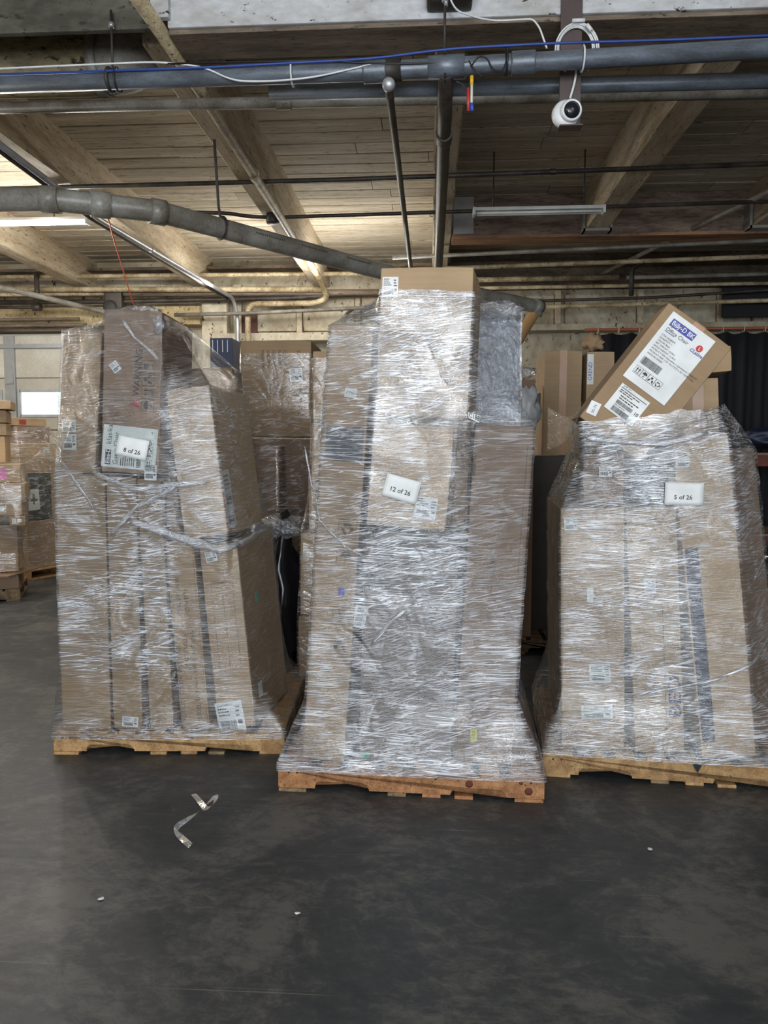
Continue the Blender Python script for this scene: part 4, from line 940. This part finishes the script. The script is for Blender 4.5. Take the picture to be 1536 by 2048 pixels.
    me = bpy.data.meshes.new(name); me.from_pydata(verts, [], faces)
    ul = me.uv_layers.new(name='UVMap'); n = len(me.loops); vi = np.zeros(n, int); me.loops.foreach_get('vertex_index', vi)
    u = np.array(uvs)[vi]
    # close the seam of the unrolled film
    u3 = u.reshape(-1, 4, 2); m = (u3[:, :, 0].max(1) - u3[:, :, 0].min(1)) > 2
    u3[m, :, 0] = np.where(u3[m, :, 0] < 2, u3[m, :, 0] + 2 * math.pi * .62, u3[m, :, 0])
    ul.data.foreach_set('uv', u3.reshape(-1).astype('f'))
    for f in me.polygons: f.use_smooth = True
    va = np.array(verts); lay = np.ones(len(va)); sg = lambda t: 1 / (1 + np.exp(-np.clip(t, -30, 30)))
    for u0, u1, z0, z1, gain in zones:       # turns of film per zone; gains also paint in sheen and mute lamp glare
        q = sg((va[:, 0] - u0) / .02) * sg((u1 - va[:, 0]) / .02) * sg((va[:, 2] - z0) / .025) * sg((z1 - va[:, 2]) / .025); lay = lay * (1 - q) + gain * q
    me.attributes.new('layers', 'FLOAT', 'POINT').data.foreach_set('value', lay.astype('f'))
    o = link(name, me, None, mat); o.matrix_world = T.inverted(); tag(o, label, 'plastic wrap')
    bm = bmesh.new(); bm.from_mesh(me); tree = BVHTree.FromBMesh(bm); bm.free()
    o_ = dict(o=o, tree=tree)
    return o_
def on_film(F, u, z, off=.004, y0=-1.5):
    h = F['tree'].ray_cast(Vector((u, y0, z)), Vector((0, 1, 0)))
    return Vector((u, h[0].y - off if h[0] is not None else .0, z))
def pallet_extra(W, D=1.02): return [(-.002, W + .002, -.004, D, .055, HP + .006)]
FL = wrap('stretch_wrap', 'L', [k for k in CART if CART[k]['P'] == 'L'], (.5, .42), .082, 2.295, FILM, 'clear stretch wrap round the left stack', extra=pallet_extra(1.22), cap=True, zones=((-1, 2, -1, 9, .85), (-1, .64, .42, 1.45, 1.55), (-1, .95, .15, .40, .5), (-1, 2, -1, .17, 1.3), (.68, .84, .3, 1.0, .55), (.30, .63, 1.52, 2.4, .28), (.63, .96, 1.15, 1.92, 1.15), (.63, .96, 1.95, 2.4, .4), (.97, 2, .18, 1.1, .3), (.96, 2, 1.15, 2.2, .4), (-1, .28, 1.5, 2.3, .8), (.60, 1.2, 2.02, 2.5, .22)))
FM = wrap('stretch_wrap', 'M', [k for k in CART if CART[k]['P'] == 'M'], (.62, .44), .098, 2.36, FILM_M, 'clear stretch wrap round the tallest middle stack', extra=pallet_extra(1.235),
          zones=((-1, 2, -1, 9, 1.0), (.40, .92, 1.72, 2.4, 2.1), (.40, .84, 1.22, 1.70, 1.1), (.87, 2, .95, 1.72, .5), (.89, 2, 1.76, 2.4, .45), (.33, .86, .85, 1.22, 1.75), (.33, .9, .2, .85, 1.05), (-1, .33, .2, 1.2, .9), (-1, 2, -1, .20, 1.35), (-1, .40, 1.25, 2.3, 1.15)),
          ztop=lambda t: 2.31 + .045 * -math.cos(t) + .012 * noise.noise(Vector((math.cos(t) * 5, math.sin(t) * 5, 0))))
FR_ = wrap('stretch_wrap', 'R', [k for k in CART if CART[k]['P'] == 'R' and k != 'R8'], (.55, .45), .112, 1.90, FILM, 'clear stretch wrap round the right stack below the tilted box', extra=pallet_extra(1.22),
          zones=((-1, 2, -1, 9, 1.3), (.1, .95, 1.53, 1.9, 1.75), (-1, .085, -1, 9, .22), (.70, .92, .45, 1.2, .65), (.95, 2, -1, 9, .75), (-1, 2, -1, .26, 1.4)),
          ztop=lambda t: 1.775 + .05 * math.cos(t) + .05 * max(0, math.sin(t)) + .02 * noise.noise(Vector((math.cos(t) * 6, math.sin(t) * 6, 3))))
for F_, tri in ((FR_, ((.695, .118), (.745, .118), (.722, .068))),):
    bm = bmesh.new(); a = [bm.verts.new((x, -.012 - .004 * k, z)) for k in (0, 1) for x, z in tri]
    bm.faces.new(a[:3]); bm.faces.new(a[3:][::-1])
    for k in range(3): bm.faces.new((a[k], a[(k + 1) % 3], a[3 + (k + 1) % 3], a[3 + k]))
    tag(from_bm('corner_tab', bm, BLACKCARD, F_['o']), 'black plastic corner sticking out under the film')
# a loose web of film pulled from the tilted box to the rear left corner
A, B, C_, D = Vector((.135, .0, 1.750)), Vector((.06, .96, 1.60)), Vector((.06, .96, 1.86)), Vector((.16, .06, 1.84))
vs = []; n = 16
for i in range(n + 1):
    for j in range(7):
        t, q = i / n, j / 6; p_ = A.lerp(B, t).lerp(D.lerp(C_, t), q)
        vs.append(p_ + Vector((.03 * math.sin(math.pi * t) + .006 * noise.noise(p_ * 20), 0, -.05 * math.sin(math.pi * t) * (.4 + q))))
me = bpy.data.meshes.new('film_sheet'); me.from_pydata(vs, [], [(i * 7 + j, i * 7 + j + 1, i * 7 + j + 8, i * 7 + j + 7) for i in range(n) for j in range(6)])
ul = me.uv_layers.new(name='UVMap')
for l in me.loops: ul.data[l.index].uv = (me.vertices[l.vertex_index].co.y, me.vertices[l.vertex_index].co.z)
for f in me.polygons: f.use_smooth = True
link('film_sheet', me, FR_['o'], FILM_BG)
def rope(F, pts, r, name='film_rope'):
    P = []
    for (u0, z0), (u1, z1) in zip(pts, pts[1:]):
        n = max(4, int(math.hypot(u1 - u0, z1 - z0) / .03))
        for k in range(n): t = k / n; P.append(on_film(F, u0 + (u1 - u0) * t, z0 + (z1 - z0) * t, r * .5))
    P.append(on_film(F, *pts[-1], r * .5))
    bm = bmesh.new(); rr = lambda t: r * (.65 + .6 * abs(noise.noise(Vector((t * 7, r * 90, len(pts)))))) * (1 if .04 < t < .96 else .4)
    add_tube(bm, P, rr, 10, flat=(.55, 1.25))
    for v in bm.verts: v.co += Vector((noise.noise(v.co * 38), noise.noise(v.co * 41 + Vector((3, 3, 3))), noise.noise(v.co * 60))) * r * .35
    me = bpy.data.meshes.new(name); bm.to_mesh(me); bm.free()
    ul = me.uv_layers.new(name='UVMap')
    d = Vector((pts[-1][0] - pts[0][0], 0, pts[-1][1] - pts[0][1])).normalized(); e = Vector((-d.z, 0, d.x))
    for l in me.loops: c = me.vertices[l.vertex_index].co; ul.data[l.index].uv = (c.dot(d), c.dot(e) + c.y)
    for f in me.polygons: f.use_smooth = True
    return link(name, me, F['o'], FILM_ROPE)
rope(FL, [(.005, 1.62), (.10, 1.52), (.17, 1.42), (.25, 1.30)], .010)
rope(FL, [(.25, 1.50), (.33, 1.46), (.48, 1.40), (.62, 1.42), (.85, 1.44)], .014)
rope(FL, [(.33, 1.16), (.47, 1.31), (.60, 1.37), (.72, 1.44)], .012)
rope(FL, [(.44, 1.235), (.60, 1.19), (.75, 1.135), (.90, 1.09), (1.02, 1.12), (1.08, 1.22)], .022)
rope(FL, [(.44, 2.25), (.50, 2.16), (.58, 2.09), (.62, 2.05)], .008)
rope(FM, [(.14, 1.62), (.17, 1.45), (.20, 1.28), (.32, 1.16), (.42, 1.11)], .010)
rope(FM, [(.44, .70), (.52, .80), (.60, .87)], .012)
rope(FR_, [(.40, .42), (.62, .47), (.82, .53), (1.02, .63), (1.15, .72)], .008)
rope(FR_, [(.98, .98), (1.05, 1.05), (1.12, 1.1)], .010)
rope(FR_, [(.17, 1.66), (.34, 1.64), (.52, 1.63), (.72, 1.68)], .014)
# crumpled film tufts
def crumple(name, parent, c, size, mat, seed, n=22):
    bm = bmesh.new(); bmesh.ops.create_icosphere(bm, subdivisions=3, radius=1)
    off = Vector((seed, seed * 2, seed * 3))
    for v in bm.verts:
        d = v.co.normalized(); k = 1 + .5 * noise.noise(d * 2.5 + off) + .28 * noise.noise(d * 7 + off)
        v.co = Vector((d.x * size[0], d.y * size[1], d.z * size[2])) * k + Vector(c)
    for f in bm.faces: f.smooth = True
    me = bpy.data.meshes.new(name); bm.to_mesh(me); bm.free()
    ul = me.uv_layers.new(name='UVMap')
    for l in me.loops: q = me.vertices[l.vertex_index].co; ul.data[l.index].uv = (q.x + q.y, q.z)
    return link(name, me, parent, mat)
crumple('film_tuft', FL['o'], (.50, .1, 2.315), (.10, .08, .028), FILM_TUFT, 2)
crumple('film_tuft', FL['o'], (.615, -.02, 2.23), (.028, .02, .055), FILM_TUFT, 4)
crumple('film_tuft', FR_['o'], (.565, .06, 2.165), (.05, .07, .02), FILM_TUFT, 6)
crumple('film_tuft', FM['o'], (1.03, .70, 2.33), (.13, .10, .05), FILM_TUFT, 8)
# the plastic bag on the mattress
(ox, oy), rot = FR['M']
c = CART['M6']; bm = carton_mesh(c['w'] + .03, c['d'] + .03, c['h'] + .02, None, 77, .0)
for v in bm.verts: v.co += Vector((noise.noise(v.co * 6), noise.noise(v.co * 7 + Vector((5, 1, 2))), noise.noise(v.co * 6 + Vector((9, 1, 2))) * .4)) * .008
me = bpy.data.meshes.new('plastic_bag'); bm.to_mesh(me); bm.free(); ul = me.uv_layers.new(name='UVMap')
for l in me.loops: q = me.vertices[l.vertex_index].co; ul.data[l.index].uv = (q.x + q.y, q.z)
for f in me.polygons: f.use_smooth = True
link('plastic_bag', me, c['o'], FILM_BAG)

# paper sheets and stickers outside the film
def sheet(F, corners, text, th, label, name='paper_sheet', cat='paper', tpos=(.5, .3), bend=.5):
    """corners: top left, top right, bottom right, bottom left in pallet (u, z)"""
    tl, tr, br, bl = [Vector((a, b)) for a, b in corners]; nx, nz = 8, 6
    def at(s, t):
        q = (tl.lerp(tr, s)).lerp(bl.lerp(br, s), 1 - t); return q
    hs = [on_film(F, at(s, t).x, at(s, t).y).y for s in (.05, .5, .95) for t in (.05, .5, .95)]
    A = np.array([[1, s, t] for s in (.05, .5, .95) for t in (.05, .5, .95)]); co, *_ = np.linalg.lstsq(A, np.array(hs), rcond=None)
    dmin = min(h - (A[i] @ co) for i, h in enumerate(hs)) - .004
    P3 = lambda s, t, o=0: Vector((at(s, t).x, co[0] + co[1] * s + co[2] * t + dmin - o - .004 * math.sin(3 * s) * math.sin(2.5 * t) * bend, at(s, t).y))
    vs = [P3(i / nx, j / nz) for j in range(nz + 1) for i in range(nx + 1)]
    fs = [(j * (nx + 1) + i, j * (nx + 1) + i + 1, (j + 1) * (nx + 1) + i + 1, (j + 1) * (nx + 1) + i) for j in range(nz) for i in range(nx)]
    me = bpy.data.meshes.new(name); me.from_pydata(vs, [], fs); o = link(name, me, None, PAPER)
    for f in me.polygons: f.use_smooth = True
    sm = o.modifiers.new('sheet', 'SOLIDIFY'); sm.thickness = .0005
    o.matrix_world = F['o'].matrix_world; tag(o, label, cat)
    W = (tr - tl).length; H = (tl - bl).length; p = Print(); p.text(text, 0, 0, th, INK, 0, .012)
    xs = [v[0] for v in p.v]; x0 = (min(xs) + max(xs)) / 2
    p.build('printed_text', lambda x, y: P3(tpos[0] + (x - x0) / W, tpos[1] + y / H, .0012), o)
    return o
sheet(FL, [(.408, 1.677), (.563, 1.647), (.54, 1.546), (.385, 1.582)], '8 of 26', .021, 'white sheet reading 8 of 26 on the left stack', tpos=(.52, .22))
sheet(FM, [(.52, 1.499), (.672, 1.458), (.643, 1.358), (.491, 1.401)], '12 of 26', .020, 'white sheet reading 12 of 26 on the middle stack', tpos=(.5, .30))
sheet(FR_, [(.536, 1.451), (.709, 1.448), (.708, 1.344), (.535, 1.347)], '5 of 26', .020, 'white sheet reading 5 of 26 on the right stack', tpos=(.48, .26))
sheet(FM, [(.874, 1.768), (.931, 1.752), (.924, 1.719), (.877, 1.742)], 'C188', .017, 'small white sticker reading C188 on the middle stack', name='sticker', cat='sticker', tpos=(.5, .25))

# ------------------------------------------------------------------ BACKGROUND STACKS
pallet((-1.55, 5.55), 0, 1.1, 1.02, WOODG, 'weathered pallet deep between left and middle stacks')
pallet((-.88, 4.72), 0, 1.1, .80, WOODG, 'weathered pallet directly behind the middle stack')
W_ = 'W'
carton('A2', W_, -1.10, 5.6, HP, .50, .6, 1.56, .3, 'large brown carton low between left and middle stacks', KRAFTD)
carton('A1', W_, -1.155, 5.6, 1.70, .53, .6, .71, .6, 'large brown carton with printed columns between left and middle stacks', KRAFT)
carton('A3', W_, -1.28, 5.30, HP, .40, .22, 1.50, .3, 'carton jutting forward between left and middle stacks', KRAFTD)
carton('A0', W_, -2.09, 7.5, 0, .235, .3, 2.72, 0, 'tall narrow dark blue box behind the left stack', plain('dark_blue_board', lin(52, 62, 92), .5), name='blue_box')
carton('B5', W_, -.635, 4.75, HP, .43, .5, .40, .2, 'lowest carton behind the left edge of the middle stack', KRAFT)
carton('B4', W_, -.645, 4.75, .535, .38, .5, .53, .8, 'second carton from the floor behind the left edge of the middle stack', KRAFTL)
carton('B3', W_, -.620, 4.75, 1.085, .31, .5, .315, .5, 'third carton up behind the left edge of the middle stack', KRAFTL)
carton('B2', W_, -.60, 4.75, 1.41, .31, .5, .365, .2, 'fourth carton up behind the left edge of the middle stack', KRAFT)
carton('B1', W_, -.60, 4.75, 1.79, .29, .5, .43, .6, 'topmost carton behind the left edge of the middle stack', KRAFTL)
carton('C1', W_, 1.065, 6.2, 1.56, .30, .5, .84, 0.4, 'tall carton with a tape strip down its front behind the right stack', KRAFTL, tape='front')
carton('C2', W_, 1.365, 6.2, 1.56, .22, .5, .83, 0, 'pale carton with a white side label next to the taped tall carton', KRAFTL)
carton('C0', W_, 1.2, 6.15, HP, .85, .6, 1.43, 0, 'broad wrapped carton, darkened to stand for shade, under the two tall ones behind the right stack', plain('shade_darkened_board', lin(58, 50, 46), .5))  # dark colour stands in for shade in the gap between the stacks
carton('C3', W_, .73, 5.9, HP, .15, .4, 2.02, 0, 'slim carton standing behind the mattress bag', KRAFTD)
pallet((.62, 5.85), 0, 1.1, 1.0, WOODG, 'weathered pallet behind the gap of middle and right stacks')
p = Print()
for k, s in enumerate(('MADE IN', 'CARTON', 'G.W. 75', 'N.W. 70', 'QTY: 1P')): p.text(s, -.11 + k * .042, .64, .022, INKF, -90)
p.text('SKU: MGF', .16, .64, .024, INKF, -90); p.build('printed_text', on_front('A1', 0, 0), CART['A1']['o'])
front_label('A1', -1.0, 2.16, .095, .10, ship_art(.095, .10, 41), 6)
p = Print()
for k, f in enumerate(('umbrella', 'arrows', 'glass', 'hands')): getattr(p, f)(.14, .14 + k * .055, .05, INKF)
p.build('printed_icons', on_front('A1', .02, 0), CART['A1']['o'])
p = Print(); p.text('24USF40015', -.03, 1.42, .045, INKF, -90); p.text('CARTON', -.1, 1.40, .035, INKF, -90); p.build('printed_text', on_front('A2', 0, 0), CART['A2']['o'])
p = Print(); [p.rect(-.09 + k * .05, 2.58, -.083 + k * .05, 2.70, WHITEINK) for k in range(4)]; p.build('printed_stripes', on_front('A0', 0, 0), CART['A0']['o'])
label_on('C2', lambda off: on_front('C2', -.105, .57, 0, off), .05, .24, lambda p: p.text('GREND', .038, .03, .03, BLUEINK, 90), PAPER, 'white_label')
# black bag bundle on the floor between the stacks
o = crumple('bag', None, (0, 0, .55), (.19, .17, .54), plain('black_bag_film', (.012, .012, .015), .18), 3); o.name = 'black_bag'
o.location = (-1.02, 5.02, .0); tag(o, 'black plastic wrapped bundle on the floor between left and middle stacks', 'bag')
crumple('clear_film', o, (.02, -.02, 1.08), (.17, .14, .09), FILM_TUFT, 5)
o = crumple('kraft_paper', None, (0, 0, .04), (.08, .08, .07), KRAFT, 9); o.location = (1.33, 6.35, 2.44); tag(o, 'crumpled brown paper on top of the pale carton', 'paper')
o = crumple('plastic_bag', None, (0, 0, 0), (.09, .07, .05), FILM_TUFT, 12); o.location = (.72, 5.98, 2.20); tag(o, 'crumpled clear plastic on top of the slim carton', 'bag')
o = crumple('plastic_bag', None, (0, 0, 0), (.09, .06, .20), plain('white_bag', (.55, .58, .62), .3), 15); o.location = (.74, 5.845, 1.90); tag(o, 'pale plastic bag hanging beside the mattress', 'bag')
FA = wrap('stretch_wrap', W_, ['A1', 'A2', 'A3'], (-1.15, 5.75), .15, 2.32, FILM_BG, 'stretch wrap round the brown cartons between left and middle stacks', nth=120, nz=60)
FB = wrap('stretch_wrap', W_, ['B1', 'B2', 'B3', 'B4', 'B5'], (-.6, 5.0), .14, 2.18, FILM_BG, 'stretch wrap round the cartons behind the middle stack', nth=120, nz=60)
# far left: two mixed pallets in front of the overhead door
pallet((-5.28, 7.26), 24, 1.0, .9, WOODG, 'dark weathered pallet at the left edge of the picture')
tag(box('cardboard_sheet', -5.25, -4.36, 7.45, 8.1, .283, .30, KRAFTD, None, .004), 'bent cardboard sheet under the nearer far left stack', 'cardboard')
pallet((-5.58, 9.11), -22, .72, 1.0, WOODP, 'pale pallet under the far left stack nearest the door')
carton('FA0', W_, -4.75, 7.52, HP, .8, .6, .15, 0, 'flat carton on the pallet at the left picture edge', KRAFTD, yaw=24)
def corner_carton(key, xr, yr, yaw, z, w_, d, h, lab, m):
    """placed by its front right corner"""
    carton(key, W_, xr - w_ / 2 * math.cos(R(yaw)), yr - w_ / 2 * math.sin(R(yaw)), z, w_, d, h, 0, lab, m, yaw=yaw, dent=.003)
for k, (xr, yr, yaw, z, w_, d, h, lab, m) in enumerate((
    (-4.40, 7.72, 24, .305, .76, .55, .50, 'big lowest carton of the nearer far left stack', KRAFT),
    (-4.24, 7.60, 24, .812, .15, .3, .10, 'tiny carton with white labels jutting from the nearer far left stack', KRAFT),
    (-4.28, 7.62, 24, .920, .88, .5, .155, 'wide thin carton above the tiny one, far left stack', KRAFTL),
    (-4.24, 7.62, 24, 1.080, .84, .5, .175, 'wide carton that juts furthest right in the nearer far left stack', KRAFTL),
    (-4.33, 7.70, 24, 1.262, .80, .5, .195, 'carton with a pink and white mark, far left stack', KRAFTL),
    (-4.60, 7.90, 24, 1.468, .46, .5, .285, 'square carton above the pink marked one at the picture edge', KRAFTL),
    (-4.58, 7.90, 24, 1.760, .44, .5, .130, 'small carton with a white label at the picture edge, far left', KRAFTL),
    (-4.575, 7.90, 24, 1.897, .43, .5, .135, 'plain carton second from the top of the nearer far left stack', KRAFT),
    (-4.49, 7.85, 24, 2.040, .46, .5, .09, 'reddish printed flat box topping the nearer far left stack', KRAFT),
    (-4.95, 8.90, -22, HP, .60, .85, .60, 'large lowest carton of the far left stack nearest the door', KRAFT),
    (-4.96, 8.88, -22, .735, .45, .40, .57, 'dark carton with a white picture label, far left stack', plain('dark_green_grey_board', lin(70, 72, 66), .6)),
    (-4.80, 9.26, -22, .735, .42, .40, .57, 'upright brown carton right of the dark one, far left stack', KRAFT),
    (-4.98, 8.86, -22, 1.325, .50, .72, .175, 'carton just above the dark one, far left stack', KRAFT),
    (-5.0, 8.86, -22, 1.512, .50, .70, .175, 'carton with a small square label near the top, far left stack', KRAFTL),
    (-5.06, 8.96, -22, 1.697, .42, .48, .20, 'film covered carton under the tray on the far left stack', KRAFTD),
    (-5.15, 8.86, -22, 1.905, .50, .60, .095, 'flat pale tray box topping the far left stack nearest the door', KRAFTL))):
    corner_carton('F%d' % k, xr, yr, yaw, z, w_, d, h, lab, m)
def fl(key, x, z, w, h, art=None, paper=None, name='shipping_label', label=None):
    return label_on(key, lambda off: on_front(key, x, z, 0, off), w, h, art, paper, name, label)
fl('F1', -.05, .02, .04, .06); fl('F1', .0, .04, .04, .03)
fl('F4', .10, .04, .06, .12); fl('F4', .17, .03, .10, .12, None, plain('pink_paper', lin(214, 120, 190), .6), 'pink_mark', 'pink mark')
fl('F6', .08, .03, .08, .08, ship_art(.08, .08, 51)); fl('F2', .22, .05, .05, .05)
label_on('F13', lambda off: on_side('F13', .02, .06, 0, off), .08, .065, ship_art(.08, .065, 52))
label_on('F10', lambda off: on_side('F10', -.14, .12, 3, off), .17, .26, lambda p: (p.rect(.07, .07, .10, .20, INKF), p.rect(.04, .11, .14, .14, INKF)), PAPER2, 'picture_label')
p = Print(); p.rect(-.1, .02, .12, .075, REDF); p.build('printed_patch', on_front('F8', 0, 0), CART['F8']['o'])
p = Print(); p.rect(-.1, .015, .0, .075, REDF); p.build('printed_patch', on_side('F15', 0, 0), CART['F15']['o'])
wrap('stretch_wrap', W_, ['F0', 'F1', 'F2', 'F3', 'F4'], (-4.8, 7.8), .31, 1.45, FILM_BG, 'stretch wrap round the nearer far left stack', nth=100, nz=50)
wrap('stretch_wrap', W_, ['F9', 'F10', 'F11', 'F12', 'F13', 'F14'], (-5.05, 9.35), .14, 1.90, FILM_BG, 'stretch wrap round the far left stack nearest the door', nth=100, nz=50)
# right rear: curtain on a rail, shelf with tarpaulins
def curtain(x0, x1, yy, z0, z1, mat, label):
    bm = bmesh.new(); n = 140; rows = []
    for j in range(6):
        z = z0 + (z1 - z0) * j / 5
        rows.append([bm.verts.new((x0 + (x1 - x0) * i / n, yy + .05 * math.sin(i * .9 + .3 * math.sin(i * .21)) + .02 * noise.noise(Vector((i * .3, j * .6, 1))), z + (0 if j < 5 else .012 * math.cos(i * .9)))) for i in range(n + 1)])
    for a, b in zip(rows, rows[1:]):
        for i in range(n): bm.faces.new((a[i], a[i + 1], b[i + 1], b[i]))
    o = from_bm('curtain', bm, mat, None, True); sm = o.modifiers.new('cloth', 'SOLIDIFY'); sm.thickness = .004; return tag(o, label, 'curtain')
curtain(2.02, 6.6, 9.55, .02, 3.03, plain('black_curtain_cloth', (.014, .014, .017), .85), 'black curtain hanging across the right rear of the room')
rl = tag(tube('curtain_rail', [(1.9, 9.55, 3.085), (6.8, 9.55, 3.085)], .016, plain('red_oxide_rail', lin(170, 92, 62), .5), None, 10), 'red brown curtain rail with metal rings at the right rear', 'rail')
for k in range(18):
    x = 2.06 + k * .25
    tube('ring', [(x, 9.55 + .03 * math.cos(R(a)), 3.07 + .035 * math.sin(R(a))) for a in range(0, 361, 30)], .006, plain('pale_ring', (.6, .55, .45), .4), rl, 6)
tag(box('black_board', 3.95, 6.5, 10.6, 10.66, 3.40, 3.90, plain('black_board', (.012, .012, .013), .8), None, .004), 'black board hung on the rear wall above the curtain', 'board')
sh = empty('storage_rack', (3.6, 7.8, 0)); tag(sh, 'red brown storage rack at the right picture edge', 'rack')
RED = dirty('rust_red_steel', lin(124, 62, 44), lin(76, 40, 32), amount=.4)
for x in (-.5, 1.4):
    for yv in (0, .8): box('post', x - .04, x + .04, yv - .03, yv + .03, 0, 1.62, RED, sh, .004)
for zz in (.62, 1.44):
    for yv in (0, .8): box('beam', -.5, 1.4, yv - .045, yv - .02, zz, zz + .11, RED, sh, .004)
    box('shelf_board', -.52, 1.42, -.02, .82, zz + .11, zz + .135, KRAFTD, sh, .004)
for k, (x, zz, s, lab) in enumerate(((3.55, 1.575, (.45, .3, .10), 'folded dark blue tarpaulin on the rack, lower left one'), (4.62, 1.58, (.34, .3, .12), 'folded dark blue tarpaulin on the rack, right one'))):
    o = crumple('tarpaulin', None, (0, 0, s[2]), s, plain('dark_blue_tarp', lin(30, 38, 62), .5), 21 + k); o.location = (x, 8.15, zz + .05); tag(o, lab, 'tarpaulin')
o = crumple('white_bundle', None, (0, 0, 0), (.07, .1, .07), plain('white_bag', (.55, .58, .62), .3), 31); o.location = (3.28, 7.9, .90); tag(o, 'small white bundle on the lower shelf of the rack', 'bag')
# litter on the floor
pts = [(-1.09, 3.31, .004), (-1.03, 3.22, .012), (-.985, 3.16, .006), (-.95, 3.17, .03), (-.955, 3.23, .045), (-.985, 3.14, .03), (-1.02, 3.07, .02), (-1.07, 3.0, .006), (-1.04, 2.94, .008), (-.96, 2.86, .004)]
P = fillet(pts, .04, 4); bm = bmesh.new(); prev = None
for i, q in enumerate(P):
    d_ = (P[min(i + 1, len(P) - 1)] - P[max(i - 1, 0)]); d_.z = 0; d_.normalize(); a = .7 * math.sin(i * .33); v = Vector((-d_.y * math.cos(a), d_.x * math.cos(a), math.sin(a))) * .012
    cur = (bm.verts.new(q - v + Vector((0, 0, .012))), bm.verts.new(q + v + Vector((0, 0, .012))))
    if prev: bm.faces.new((prev[0], prev[1], cur[1], cur[0]))
    prev = cur
me = bpy.data.meshes.new('clear_tape'); bm.to_mesh(me); bm.free(); ul = me.uv_layers.new(name='UVMap')
for l in me.loops: q = me.vertices[l.vertex_index].co; ul.data[l.index].uv = (q.x, q.y)
o = link('clear_tape', me, None, film('tape_film', haze=.30, streak=.25, dense=.3, uvs=(20, 20), gloss=.35)); o.location = (0, 0, -.010); tag(o, 'strip of clear packing tape curled on the concrete floor', 'tape')
for x, yy, s, lab in ((-1.166, 2.492, .013, 'white paper scrap alone on the left of the floor'), (.89, 2.951, .014, 'white paper scrap on the floor before the right stack'), (-.45, 2.45, .010, 'pale scrap on the floor in front of the middle stack')):
    bm = bmesh.new(); r = random.Random(s * 1e5 + x)
    ring = [bm.verts.new((s * math.cos(a) * r.uniform(.6, 1.2), s * math.sin(a) * r.uniform(.5, 1), .002 + r.uniform(0, .004))) for a in [k * .9 for k in range(7)]]
    top = bm.verts.new((0, 0, .006))
    for a, b in zip(ring, ring[1:] + ring[:1]): bm.faces.new((a, b, top))
    o = from_bm('paper_scrap', bm, PAPER); o.location = (x, yy, 0); sm = o.modifiers.new('t', 'SOLIDIFY'); sm.thickness = .001; tag(o, lab, 'scrap')
